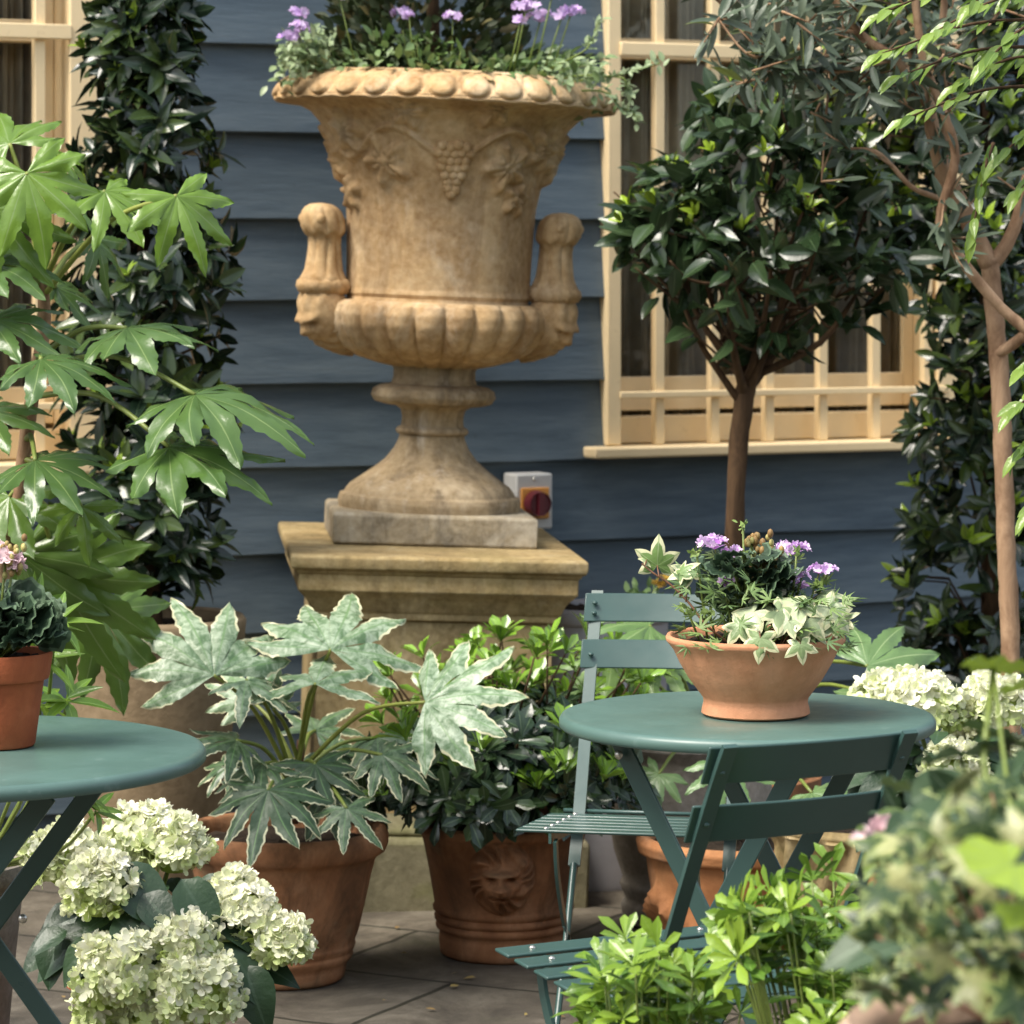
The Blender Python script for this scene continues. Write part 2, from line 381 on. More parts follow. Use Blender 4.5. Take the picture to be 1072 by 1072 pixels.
M['fatsia']=leafmat('fatsia_leaf',(.050,.105,.032),(.075,.14,.045),(.16,.275,.028),vein=(.20,.28,.10),bs=.25,rough=.25,trans=.22,veinw=.07)
M['varieg']=leafmat('variegated_leaf',(.022,.052,.020),(.04,.08,.032),(.4,.5,.3),edge=(.64,.63,.40),edge_at=.80,vein=(.15,.28,.10),mottle=((.42,.52,.36),50,.52),rough=.36,trans=.15)
M['bay']=leafmat('bay_leaf',(.018,.038,.014),(.048,.082,.032),(.28,.40,.03),bs=.16,rough=.23,trans=.12,vein=(.07,.11,.05))
M['laurel']=leafmat('laurel_leaf',(.010,.022,.012),(.024,.042,.022),(.26,.38,.03),bs=.16,rough=.23,trans=.1,vein=(.05,.08,.04))
M['olive']=leafmat('olive_leaf',(.065,.095,.055),(.12,.155,.10),(.28,.33,.05),rough=.4,trans=.15)
M['pittos']=leafmat('shrub_leaf',(.014,.032,.018),(.034,.062,.034),(.20,.36,.035),bs=.16,rough=.23,trans=.15,vein=(.10,.15,.08),veinw=.14)
M['fresh']=leafmat('fresh_leaf',(.045,.115,.016),(.10,.21,.025),(.25,.38,.04),rough=.28,trans=.25,vein=(.22,.34,.08))
M['hyleaf']=leafmat('hydrangea_leaf',(.014,.040,.016),(.032,.070,.028),(.10,.16,.05),rough=.42,trans=.10,vein=(.05,.09,.05))
M['ivy']=leafmat('ivy_leaf',(.12,.22,.05),(.18,.30,.08),(.55,.62,.40),edge=(.66,.66,.40),edge_at=.78,rough=.35,trans=.2,vein=(.32,.40,.20))
M['pelarg']=leafmat('pelargonium_leaf',(.018,.042,.022),(.042,.078,.040),(.18,.25,.08),edge=(.10,.16,.09),edge_at=.86,rough=.55,trans=.12)
M['feath']=leafmat('verbena_leaf',(.08,.15,.05),(.15,.24,.09),(.27,.38,.10),rough=.5,trans=.2)
M['trail']=leafmat('trailing_leaf',(.08,.15,.04),(.17,.27,.08),(.42,.50,.30),rough=.45,trans=.2)
M['conifer']=leafmat('conifer_leaf',(.022,.04,.012),(.045,.06,.02),(.13,.10,.03),rough=.6,trans=.1)
M['hyd']=leafmat('hydrangea_petal',(.84,.85,.62),(.93,.92,.80),(.52,.66,.16),rough=.6,trans=.25,spec=.2)
M['violet']=leafmat('violet_petal',(.50,.17,.62),(.68,.34,.78),(.85,.72,.88),edge=(.84,.66,.88),edge_at=.78,rough=.6,trans=.25,spec=.2)
M['lilac']=leafmat('lilac_petal',(.50,.30,.66),(.66,.45,.78),(.82,.70,.84),rough=.6,trans=.25,spec=.2)
M['pink']=leafmat('pink_petal',(.80,.50,.56),(.86,.62,.66),(.9,.75,.75),rough=.6,trans=.25,spec=.2)
M['bud']=leafmat('bud_bronze',(.24,.14,.05),(.36,.22,.07),(.45,.42,.14),rough=.6,trans=.1)
M['yellow']=leafmat('yellow_petal',(.34,.19,.02),(.45,.27,.03),(.5,.35,.06),rough=.6,trans=.2)

# weatherboards
def board_mat():
    m,nt,b,o=newmat('weatherboard_paint'); v=coords(nt,(1,1,9)); w=coords(nt)
    c=ramp(nt,noise(nt,3.2,6,.65,v,.3),[(.3,(.052,.078,.104)),(.5,(.084,.120,.152)),(.72,(.128,.168,.198))])
    c=mixc(nt,ramp(nt,noise(nt,2.2,4,.6,w),[(.35,(0,0,0)),(.75,(.5,.5,.5))]),c,(.105,.135,.150))
    c=mixc(nt,ramp(nt,noise(nt,22,5,.7,w,.5),[(.66,(0,0,0)),(.78,(.5,.5,.5))]),c,(.045,.055,.062))
    c=mixc(nt,ramp(nt,noise(nt,13,3,.6,coords(nt,(1,1,.2)),.5),[(.70,(0,0,0)),(.8,(.30,.30,.30))]),c,(.24,.25,.26))
    nt.links.new(c,b.inputs['Base Color']); setp(b,.6,.3)
    bump(nt,b,noise(nt,26,6,.7,coords(nt,(.8,1,8))),.4,.005); return m
M['board']=board_mat()
def paving_mat():
    m,nt,b,o=newmat('flagstone'); v=coords(nt,(1,1,1),(0,0,math.radians(27)))
    nz=N(nt,'ShaderNodeTexNoise'); nz.inputs['Scale'].default_value=5; nt.links.new(v,nz.inputs['Vector'])
    va=N(nt,'ShaderNodeVectorMath',operation='MULTIPLY_ADD'); nt.links.new(nz.outputs['Color'],va.inputs[0]); va.inputs[1].default_value=(.03,.03,0); nt.links.new(v,va.inputs[2])
    br=N(nt,'ShaderNodeTexBrick'); br.inputs['Scale'].default_value=1; br.inputs['Mortar Size'].default_value=.007; br.inputs['Mortar Smooth'].default_value=.4
    br.inputs['Brick Width'].default_value=.62; br.inputs['Row Height'].default_value=.42; br.inputs['Color1'].default_value=(.8,.8,.8,1); br.inputs['Color2'].default_value=(1.15,1.1,1.0,1); br.inputs['Mortar'].default_value=(.25,.26,.2,1)
    nt.links.new(va.outputs[0],br.inputs['Vector'])
    c=ramp(nt,noise(nt,5,7,.7,v,.7),[(.3,(.042,.037,.030)),(.5,(.100,.088,.070)),(.7,(.185,.168,.137))])
    c=mixc(nt,1.0,c,br.outputs['Color'],'MULTIPLY')
    c=mixc(nt,ramp(nt,noise(nt,2.3,5,.6,v),[(.55,(0,0,0)),(.7,(.5,.5,.5))]),c,(.075,.085,.04))
    nt.links.new(c,b.inputs['Base Color']); setp(b,.75,.35)
    mh=N(nt,'ShaderNodeMath',operation='MULTIPLY_ADD'); nt.links.new(br.outputs['Fac'],mh.inputs[0]); mh.inputs[1].default_value=-1.2; nt.links.new(noise(nt,22,6,.7,v),mh.inputs[2])
    bump(nt,b,mh.outputs[0],.6,.012); return m
M['paving']=paving_mat()
def glass_mat():
    m,nt,b,o=newmat('window_glass'); nt.nodes.remove(b)
    t=N(nt,'ShaderNodeBsdfTransparent'); t.inputs[0].default_value=(.92,.92,.89,1); g=N(nt,'ShaderNodeBsdfGlossy'); g.inputs['Roughness'].default_value=.03
    fr=N(nt,'ShaderNodeFresnel'); fr.inputs[0].default_value=1.5; mx=N(nt,'ShaderNodeMixShader')
    nt.links.new(fr.outputs[0],mx.inputs[0]); nt.links.new(t.outputs[0],mx.inputs[1]); nt.links.new(g.outputs[0],mx.inputs[2]); nt.links.new(mx.outputs[0],o.inputs[0]); return m
M['glass']=glass_mat()

# ------------------------------------------------------------------ ground
g=MB(); g.add([(-40,-30,0),(40,-30,0),(40,60,0),(-40,60,0)],[(0,1,2,3)])
pv=g.build('paving',M['paving']); pv['kind']='structure'

# ------------------------------------------------------------------ added wall behind the camera, out of view, blocks flat frontal sky light
M['brick']=stone_mat('blocker_brick',(.26,.19,.13),(.19,.13,.085),(.11,.075,.05),sc=4)
gw=thing('unseen_blocker_wall','added brown brick wall behind camera to block frontal sky light, faintly reflected in panes','wall',(0,-2.6,0))
m=MB(); bx(m,-9,9,-.15,.15,0,3.3); m.build('blocker_body',M['brick'],gw,sharp=30,bevel=.01)
m=MB(); bx(m,-9.05,9.05,-.21,.21,3.302,3.38); m.build('blocker_cap',M['step'],gw,sharp=30,bevel=.01)
# ------------------------------------------------------------------ cottage
PHI=math.radians(25); WY=8.61
house=thing('cottage','slate blue weatherboarded cottage wall with two cream barred windows behind the stone urn','cottage',(0,WY,0),PHI)
def SX(px):
    k=(px-536)/FPX; Y=WY/(1-math.tan(PHI)*k); return k*Y/math.cos(PHI), Y
def SZ(px,py): return CZ-(py-HY)/FPX*SX(px)[1]
edges=[SZ(300,y) for y in (48.5,140,229,314.3,402.8,489,577.5,659.5)]
dz=(edges[0]-edges[-1])/7
zs=[edges[0]+dz*k for k in range(9,0,-1)]+edges+[edges[-1]-dz*k for k in range(1,4)]
SILL=.954
S=lambda px: SX(px)[0]
WIN=[(S(627),S(1003)),(S(-240),S(112))]
WTOP=2.45
wall=MB()
smin,smax=-5.0,5.0
for i,z in enumerate(zs):
    ztop=z+dz+.03
    segs=[(smin,smax)]
    for (a,b) in WIN:
        if z>SILL-.05 and z<WTOP:
            ns=[]
            for (s0,s1) in segs:
                if a>s0 and b<s1: ns+= [(s0,a+.004),(b-.004,s1)]
                else: ns.append((s0,s1))
            segs=ns
    if SILL-dz< z < SILL-.05: pass
    for (s0,s1) in segs:
        k=max(1,int((s1-s0)/.25))
        V=[];F=[]
        for j in range(k+1):
            s=s0+(s1-s0)*j/k; wv=.0025*math.sin(s*3.1+i*1.7)+.0015*math.sin(s*7+i)
            V+= [(s,-.034,z+wv),(s,-.002,ztop+wv),(s,.02,ztop+wv),(s,.02,z+wv)]
        for j in range(k):
            for q in range(4): a_=j*4+q;b_=j*4+(q+1)%4; F.append((a_,b_,b_+4,a_+4))
        F.append((0,1,2,3)); e=k*4; F.append((e+3,e+2,e+1,e)); wall.add(V,F)
wall.build('wall',M['board'],house,sharp=30,bevel=.003)

def wbars(win, name, boxes, mat, bev=.003):
    m=MB()
    for b in boxes: bx(m,*b)
    return m.build(name,mat,win,sharp=30,bevel=bev)
def curtain(win,s0,s1,z0,z1,yy):
    n=90; V=[];F=[]
    for j in range(n+1):
        s=s0+(s1-s0)*j/n; y=yy+.035*math.sin(j*1.1)+.02*math.sin(j*.43)
        V+=[(s,y,z0),(s,y,z1)]
    for j in range(n): F.append((2*j,2*j+2,2*j+3,2*j+1))
    m=MB(); m.add(V,F); m.build('curtain',M['cloth'],win)
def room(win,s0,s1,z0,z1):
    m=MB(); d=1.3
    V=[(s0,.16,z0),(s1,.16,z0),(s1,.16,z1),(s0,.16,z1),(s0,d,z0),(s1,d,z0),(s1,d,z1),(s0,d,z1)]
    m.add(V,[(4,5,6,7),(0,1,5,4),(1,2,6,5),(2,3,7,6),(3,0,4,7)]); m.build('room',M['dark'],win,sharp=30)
def window(a,b,bars,extra):
    w=bpy.data.objects.new('window',None); COL.objects.link(w); w.parent=house
    aL,aR=a; bL,bR=b   # outer/inner edge of left casing, inner/outer of right
    zb=SILL
    wbars(w,'frame',[(aL,aR,-.055,.12,zb,WTOP),(bL,bR,-.055,.12,zb,WTOP),(aR,bL,-.055,.12,WTOP-.06,WTOP),(aR,bL,.010,.069,zb,SZ(640,437))],M['cream'])
    wbars(w,'sill',[(aL-.06,bR+.06,-.10,.12,zb-.032,zb-.003)],M['cream'],.006)
    st=.035; r0=SZ(640,432); r1=SZ(640,396); zm=SZ(640,52)
    wbars(w,'sash',[(aR+.001,aR+st,.07,.105,r0,WTOP-.062),(bL-st,bL-.001,.07,.105,r0,WTOP-.062),(aR+st,bL-st,.07,.105,r0,r1),(aR+st,bL-st,.045,.104,zm-.02,zm+.035),
        ]+[(aR+(bL-aR)*t-.009,aR+(bL-aR)*t+.009,.075,.1,zm+.036,WTOP-.065) for t in (.345,.66)],M['cream'])
    wbars(w,'pane',[(aR+st,bL-st,.085,.089,r1,zm-.021)],M['glass'],0); wbars(w,'pane',[(aR+st,bL-st,.085,.089,zm+.036,WTOP-.065)],M['glass'],0)
    zr=SZ(640,413)
    for s in bars: wbars(w,'grille_bar',[(s-.0135,s+.0135,-.045,-.016,zb-.002,WTOP-.061)],M['cream'])
    wbars(w,'grille_rail',[(aR-.004,bL+.03,-.060,-.0455,zr-.009,zr+.009)],M['cream'])
    wbars(w,'grille_rail',[(aR-.004,bL+.004,-.062,-.0455,zm-.018,zm+.018)],M['cream'])
    room(w,aR-.3,bL+.3,zb-.3,WTOP)
    for e in extra: curtain(w,e[0],e[1],zb+.02,WTOP,.165)
    return w
pitch=(S(963)-S(683))/5
bars=[S(683)+pitch*k for k in range(6)]
window((S(627),S(640.5)),(S(971),S(1003)),bars,[(S(636),S(770)),(S(790),S(870)),(S(905),S(985))])
ex=S(112); inn=S(66)
window((S(-240),S(-225)),(inn,ex),[S(36.5)-pitch*k for k in range(4)],[(S(-200),S(-60)),(S(-25),S(75))])

# isolator switch
sx,sy_=SX(542); 
sw=thing('isolator_switch','grey isolator switch box with maroon rotary knob on the blue boards','switch',(0,0,0))
zc=SZ(542,522); c0=A(sx*math.cos(PHI),WY+sx*math.sin(PHI),zc); sw.location=c0; sw.rotation_euler=(0,0,PHI)
m=MB(); bx(m,-.052,.052,-.10,-.02,-.072,.070); m.build('enclosure',M['grey'],sw,sharp=30,bevel=.006)
m=MB(); bx(m,-.040,.040,-.107,-.1005,-.045,.035); m.build('backplate',M['amber'],sw,sharp=30,bevel=.004)
def knobdisc(r0,r1,y0,y1,n=24):
    m=MB(); V=[];F=[]
    for r,y in ((r0,y0),(r1,y1-.004),(r1*.85,y1)):
        for k in range(n): q=2*math.pi*k/n; V.append((r*math.cos(q),y,r*math.sin(q)-.005))
    for i in range(2):
        for k in range(n): F.append((i*n+k,(i+1)*n+k,(i+1)*n+(k+1)%n,i*n+(k+1)%n))
    F.append(tuple(range(2*n,3*n))[::-1]); m.add(V,F); return m
k_=knobdisc(.034,.030,-.1075,-.135); bx(k_,-.008,.008,-.146,-.1352,-.034,.024); k_.build('knob',M['maroon'],sw,sharp=35)
m=MB(); ball(m,(0,-.1005,.056),.005,8); m.build('screw',M['steel'],sw)

# ------------------------------------------------------------------ pedestal + urn
YAW=math.radians(5.7); TILT=math.radians(1.9)
pc=A((460-536)/FPX*7.84-.060,7.86,0)
PT=.776
ped=thing('stone_pedestal','square weathered stone pedestal with moulded mossy cornice under the urn','pedestal',pc,YAW)
ped.rotation_euler=(0,TILT,YAW)
a,b=.262,.40
m=MB(); rectlathe(m,[(.005,.20),(0,.205),(0,PT-.15)],a,b); m.build('shaft',M['ped'],ped,sharp=30)
m=MB(); rectlathe(m,[(.0,PT-.149),(.012,PT-.145),(.012,PT-.13),(.018,PT-.125),(.026,PT-.105),(.044,PT-.085),(.05,PT-.08),(.05,PT-.042),(.056,PT-.04),(.056,PT-.034),(.066,PT-.03),(.069,PT-.020),(.069,PT-.004),(.064,PT)],a,b); m.build('cornice',M['ped'],ped,sharp=30,bevel=.004)
m=MB(); rectlathe(m,[(.075,.16),(.075,.175),(.05,.185),(.012,.199)],a,b); rectlathe(m,[(.09,-.02),(.09,.15),(.08,.159)],a,b); m.build('base_step',M['step'],ped,sharp=30,bevel=.006)

uc=A((452-536)/FPX*7.9,7.9,PT+.002)
Rt=Matrix.Rotation(YAW,4,'Z')@Matrix.Rotation(TILT,4,'Y')
uc_=Matrix.Translation(pc)@Rt@Vector((.010,.045,PT+.001)); 
urn=thing('garden_urn','huge weathered stone campana urn with gadrooned bowl and mask handles on pedestal','urn',uc_,YAW); urn.rotation_euler=(0,math.radians(2.3),YAW)
px=443.0; zy=lambda y: (565-(y if y>270 else 270-(270-y)*.955))/px      # height above plinth bottom
m=MB(); rectlathe(m,[(-.004,.0),(0,.004),(0,.066),(-.006,.072)],.236,.225)
m.build('plinth',M['plinth'],urn,sharp=30,bevel=.012)
foot=[(92,539),(95,536),(96,525),(94,519),(90,518),(88,514),(84,509),(74,502),(60,492),(48,482),(39,470),(35,461),(34,456),(37,455),(38.5,452),(37,449),(33,447),(32,438),(34,430),(40,426),(50,425),(60,422),(64,416),(62,409),(55,405),(45,403),(43,396),(43,388),(46,384)]
m=MB(); lathe(m,[(r/px,zy(y)) for r,y in foot],64,lambda th,z,r: .004*np.cos(20*th)*(zy(425)<z<zy(404)),sub=3); m.build('foot',M['foot'],urn,sharp=60)
def gad(th,z,r):
    t=(z-zy(386))/(zy(318)-zy(386)); w=math.sin(math.pi*min(1,max(0,t*.93+.07)))**.4 if 0<t<1.0 else 0
    c=np.abs(np.cos(11*th)); return (.030*c**.5-.018)*w
bowl=[(40,386),(58,382),(78,376),(95,367),(106,355),(113,343),(115,331),(112,322),(106,317.5),(97,317)]
m=MB(); lathe(m,[(r/px,zy(y)) for r,y in bowl],264,gad,sub=4); m.build('bowl',M['urn'],urn)
# relief on the body
grapes=[]
for row,nn in enumerate((4,5,4,4,3,2,2,1)):
    for k in range(nn): grapes.append((-math.pi/2+.02+(k-(nn-1)/2)*.068+U(-.006,.006),zy(152+row*7.4)+U(-.003,.003)))
vl=[(-.62,170,30,.3),(-1.0,140,26,-.5),(.55,172,30,.2),(.75,205,20,.8),(.95,150,28,-.3),(-.35,118,22,.9),(.28,112,22,-.8),(-1.4,170,26,.4),(1.35,165,26,.2),(-1.2,205,20,.6)]
def bodyh(th,z,r):
    h=np.zeros_like(th)
    for (t,y,R,rot) in vl:
        zz=zy(y); Rm=R/px
        if abs(z-zz)<Rm*1.2:
            dx=(((th-(t-math.pi/2)+math.pi)%(2*math.pi))-math.pi)*r; dzz=z-zz
            rho=np.sqrt(dx*dx+dzz*dzz); al=np.arctan2(dx,-dzz)+rot
            Rr=Rm*(.55+.45*np.abs(np.cos(2.5*al))); q=np.clip((Rr-rho)/(.25*Rm),0,1)
            h=np.maximum(h,q*(.017+.006*np.cos(al*10)))
    zv=zy(150)+.035*np.cos(6*th)*1.0
    h=np.maximum(h,  .014*np.clip(1-np.abs(z-zv)/.009,0,1)**.5*(1 if z>zy(215) else 0))
    return h
body=[(96,317),(95,314),(97,310),(96,305),(96.5,290),(97,270),(98,240),(99.5,215),(104,190),(109,175),(116,155),(123,140),(131,126),(141,115),(155,108),(168,105)]
m=MB(); lathe(m,[(r/px,zy(y)) for r,y in body],420,bodyh,sub=8); m.build('body',M['urn'],urn)
def body_r(z):
    pr=[(r/px,zy(y)) for r,y in body]
    for (r0,z0),(r1,z1) in zip(pr[:-1],pr[1:]):
        if z0<=z<=z1: return r0+(r1-r0)*(z-z0)/(z1-z0)
    return pr[-1][0]
m=MB()
for (t,zz) in grapes:
    r=body_r(zz)+.004; ball(m,(r*math.cos(t),r*math.sin(t),zz),.0135,10)
m.build('grape_cluster',M['urn'],urn)
def egg(th,z,r):
    t=(z-zy(102))/(zy(76)-zy(102)); w=math.sin(math.pi*min(1,max(0,t)))**.6
    c=np.cos(34*th/2)**2; th2=(th*32/math.pi)%2-1; d2=(th2/.80)**2+((t-.5)/.50)**2; e=np.sqrt(np.maximum(0,1-d2)); gr=np.exp(-((np.sqrt(d2)-1.12)/.10)**2); return w*.006+.010*e-.008*gr
rim=[(168,105.2),(178,106),(180,104),(179,101),(176,96),(171,89),(164,81),(156,75),(148,72.5),(140,72),(136,78),(134,95)]
m=MB(); lathe(m,[(r/px,zy(y)) for r,y in rim],420,lambda th,z,r: egg(th,z,r) if r>.33 and z<zy(75) else 0*th,sub=6); m.build('rim',M['urn'],urn)
m=MB(); ring=[(0,zy(84)),(.15,zy(84)),(.30,zy(86))]; lathe(m,ring,32,sub=2); m.build('soil',M['soil'],urn)
def mask_mesh(side):
    """bearded face looking outwards (+x), z up"""
    mb=MB(); n1,n2=56,44; V=[];F=[]
    G=lambda y,z,y0,z0,sy,sz: math.exp(-((y-y0)/sy)**2-((z-z0)/sz)**2)
    for i in range(n2+1):
        ph=math.pi*i/n2
        for k in range(n1):
            t=2*math.pi*k/n1; x=math.sin(ph)*math.cos(t); y=math.sin(ph)*math.sin(t); z=math.cos(ph)
            fr=max(0,x)**.5; h=0
            h+=.24*G(y,z,0,-.02,.14,.16)+.16*G(y,z,0,.22,.11,.22)         # nose
            h+=.22*(G(y,z,.32,.30,.22,.09)+G(y,z,-.32,.30,.22,.09))      # brows
            h-=.16*(G(y,z,.30,.14,.14,.08)+G(y,z,-.30,.14,.14,.08))
            h+=.10*(G(y,z,.40,-.08,.18,.16)+G(y,z,-.40,-.08,.18,.16))
            h+=.12*G(y,z,0,-.28,.30,.07)-.14*G(y,z,0,-.38,.22,.045)+.12*G(y,z,0,-.47,.2,.07)
            be=1 if z<-.45 else 0
            h+=.08*math.sin(14*math.atan2(y,-z)+6*z)*max(0,min(1,(-z-.35)*4))
            h+=.09*math.sin(11*y)*max(0,min(1,(z-.45)*4))
            r=1+1.5*h*fr
            V.append((x*r*.062,y*r*.068,z*.090*(1.18 if z<0 else 1)*(1+.1*h)))
    for i in range(n2):
        for k in range(n1): F.append((i*n1+k,(i+1)*n1+k,(i+1)*n1+(k+1)%n1,i*n1+(k+1)%n1))
    mb.add(V,F); return mb
for side in (-1,1):
    h=bpy.data.objects.new('handle',None); COL.objects.link(h); h.parent=urn
    h.location=(side*.270,-.035,zy(300)); h.rotation_euler=(0,0,(math.pi+.55) if side<0 else -.75)
    # ribbed post under a ribbed, outward leaning scroll head with a scalloped lip
    mb=MB(); n=96; V=[];F=[]
    sec=[(-.02,.058,.060,.0),(.004,.062,.062,.02),(.014,.055,.057,.08),(.028,.047,.050,.16),(.055,.042,.046,.22),(.085,.039,.043,.24),(.103,.040,.044,.24),(.105,.049,.052,.20),(.112,.053,.056,.18),(.128,.056,.057,.16),(.148,.056,.056,.15),(.164,.050,.051,.14),(.174,.040,.043,.12),(.181,.026,.030,.08),(.184,.006,.007,0)]
    for (z,rx,ry,fl) in sec:
        for k in range(n):
            q=2*math.pi*k/n; rb=abs(math.cos(4*q+.3)); f=1+fl*(rb**.55-.75); off=.004+.016*max(0,(z-.09)/.09)
            zz=z+(.010*rb if .100<z<.116 else 0)
            V.append((rx*math.cos(q)*f+off,ry*math.sin(q)*f,zz))
    for i in range(len(sec)-1):
        for k in range(n): F.append((i*n+k,i*n+(k+1)%n,(i+1)*n+(k+1)%n,(i+1)*n+k))
    F.append(tuple(range((len(sec)-1)*n,len(sec)*n))); mb.add(V,F)
    for s2 in (-1,1): ball(mb,(.046,s2*.040,.146),.013,10)
    mb.build('post',M['urn'],h)
    mb=MB(); n=48; V=[];F=[]
    for (z,r) in ((-.030,.052),(-.026,.066),(-.012,.073),(.0,.070),(.008,.060)):
        for k in range(n): q=2*math.pi*k/n; f=1+.05*math.sin(13*q+z*60); V.append((r*math.cos(q)*f,r*math.sin(q)*f*.95,z))
    for i in range(4):
        for k in range(n): F.append((i*n+k,i*n+(k+1)%n,(i+1)*n+(k+1)%n,(i+1)*n+k))
    F.append(tuple(range(4*n,5*n))); mb.add(V,F); mb.build('wreath',M['urn'],h)
    mk=mask_mesh(side).build('mask',M['urn'],h); mk.location=(-.006,0,-.074); mk.rotation_euler=(0,math.radians(36),0); mk.scale=(1.0,1.05,.92); h.scale=(.92,.92,1.0)
    mb=MB()
    for q in np.linspace(-1,1,9):
        tube(mb,smooth_pts([A(.022-.02*abs(q),q*.058,-.105),A(-.005-.03*abs(q),q*.055,-.138+.02*abs(q)),A(-.05,q*.075,-.160+.03*abs(q)),A(-.095,q*.085,-.168+.03*abs(q))],5),.015,.007,n=8,jit=.1)
    mb.build('beard',M['urn'],h)

# ------------------------------------------------------------------ terracotta and stone pots
def pot(name,label,cat,c,prof,mat,soil_z=None,soil_r=None,n=56,hfun=None,sub=2,rings=None):
    t=thing(name,label,cat,c)
    m=MB(); lathe(m,prof,n,hfun,sub=sub); m.build('body',mat,t,sharp=60)
    if soil_z is not None:
        m=MB(); V=[];F=[];n1=34;k1=11
        for i in range(k1+1):
            for k in range(n1): q=2*math.pi*k/n1; r=soil_r*max(.02,i/k1); V.append((r*math.cos(q),r*math.sin(q),soil_z+.006+(U(-.006,.007) if i<k1 else -.004)))
        for i in range(k1):
            for k in range(n1): F.append((i*n1+k,(i+1)*n1+k,(i+1)*n1+(k+1)%n1,i*n1+(k+1)%n1))
        m.add(V,F); m.build('soil',M['soil'],t)
    return t
# fatsia pot
fp=A((296-536)/FPX*6.68,6.68,0)
pot('terracotta_pot','wide aged terracotta pot holding the variegated fatsia beside white hydrangea','plant pot',fp,
    [(.0,.0),(.112,.0),(.122,.006),(.126,.02),(.128,.034),(.138,.045),(.141,.052),(.139,.058),(.143,.064),(.146,.072),(.144,.078),(.152,.10),(.166,.16),(.178,.215),(.186,.243),(.192,.25),(.205,.258),(.211,.272),(.212,.288),(.206,.302),(.196,.305),(.188,.298),(.182,.26)],M['tc_old'],.268,.184)
# lion pot
lp=A((527-536)/FPX*6.93,6.93,0)
lion_prof=[(0,0),(.122,0),(.131,.006),(.134,.03),(.132,.05),(.139,.056),(.141,.063),(.136,.069),(.143,.075),(.144,.081),(.139,.087),(.146,.094),(.147,.10),(.143,.106),(.152,.16),(.161,.21),(.170,.25),(.180,.256),(.184,.264),(.183,.274),(.176,.279),(.165,.276),(.16,.25)]
t=pot('terracotta_pot','aged terracotta pot with lion head relief and ringed base','plant pot',lp,lion_prof,M['tc_old'],.255,.162)
def lion():
    mb=MB(); n=78; V=[];F=[]
    G=lambda x,y,x0,y0,sx,sy: math.exp(-((x-x0)/sx)**2-((y-y0)/sy)**2)
    for i in range(n+1):
        for k in range(n+1):
            x=-1+2*k/n; y=-1.1+2.2*i/n; r=math.hypot(x,y*.92); a_=math.atan2(x,y)
            h=.50*max(0,1-r*r)**.7
            h+=.09*math.sin(13*a_+2.5*math.sin(4*a_+1)+9*r)*min(1,max(0,(r-.42)*5))*min(1,max(0,(1.0-r)*5))
            h+=.36*G(x,y,0,-.30,.30,.17)+.22*G(x,y,0,.05,.15,.28)+.20*G(x,y,0,-.14,.17,.07)
            h+=.22*(G(x,y,.22,.24,.17,.10)+G(x,y,-.22,.24,.17,.10))-.24*(G(x,y,.21,.11,.09,.05)+G(x,y,-.21,.11,.09,.05))
            h+=.12*(G(x,y,.32,-.1,.14,.14)+G(x,y,-.32,-.1,.14,.14))
            h-=.20*G(x,y,0,-.46,.20,.035)+.1*G(x,y,0,-.33,.02,.1); h+=.14*G(x,y,0,-.56,.14,.07)
            h+=.14*(G(x,y,.52,.52,.13,.13)+G(x,y,-.52,.52,.13,.13))
            h*=1 if r<1 else max(0,1-(r-1)*14)
            z=.182+y*.072; 
            for (r0,z0),(r1,z1) in zip(lion_prof[:-1],lion_prof[1:]):
                if z0<=z<=z1 and z1>z0 and r0>.1: R=r0+(r1-r0)*(z-z0)/(z1-z0)
            th=-math.pi/2+x*.070/.158-.02; R=R-.003+h*.105
            V.append((R*math.cos(th),R*math.sin(th),z))
    for i in range(n):
        for k in range(n): q=i*(n+1)+k; F.append((q,q+1,q+n+2,q+n+1))
    mb.add(V,F); return mb
lion().build('lion_head',M['tc_old'],t)
# bowl on the table
TZ=.712
bp=A((791-536)/FPX*5.33,5.33,TZ+.001)
pot('terracotta_bowl','new smooth terracotta bowl planted with verbena and ivy on the round table','plant pot',bp,
    [(0,0),(.082,0),(.0865,.003),(.0855,.010),(.083,.020),(.084,.027),(.092,.038),(.107,.058),(.121,.082),(.131,.103),(.138,.112),(.1425,.117),(.1435,.122),(.141,.127),(.136,.126),(.131,.118),(.126,.105)],M['tc_new'],.108,.129,n=72,sub=3)
# hydrangea pot
hp=A((158-536)/FPX*5.85,5.85,0)
pot('terracotta_pot','plain terracotta pot under the front white hydrangea by left table','plant pot',hp,[(0,0),(.10,0),(.105,.004),(.135,.17),(.15,.175),(.155,.215),(.148,.222),(.138,.2)],M['tc_red'],.19,.14)
# small pot on left table
sp_=A((-4-536)/FPX*4.99,4.99,TZ+.001)
pot('terracotta_pot','small red terracotta pot with pink pelargonium on the left table','plant pot',sp_,[(0,0),(.056,0),(.058,.003),(.071,.098),(.0715,.099),(.078,.100),(.0795,.104),(.084,.136),(.083,.140),(.077,.139),(.073,.12)],M['tc_red'],.122,.074)
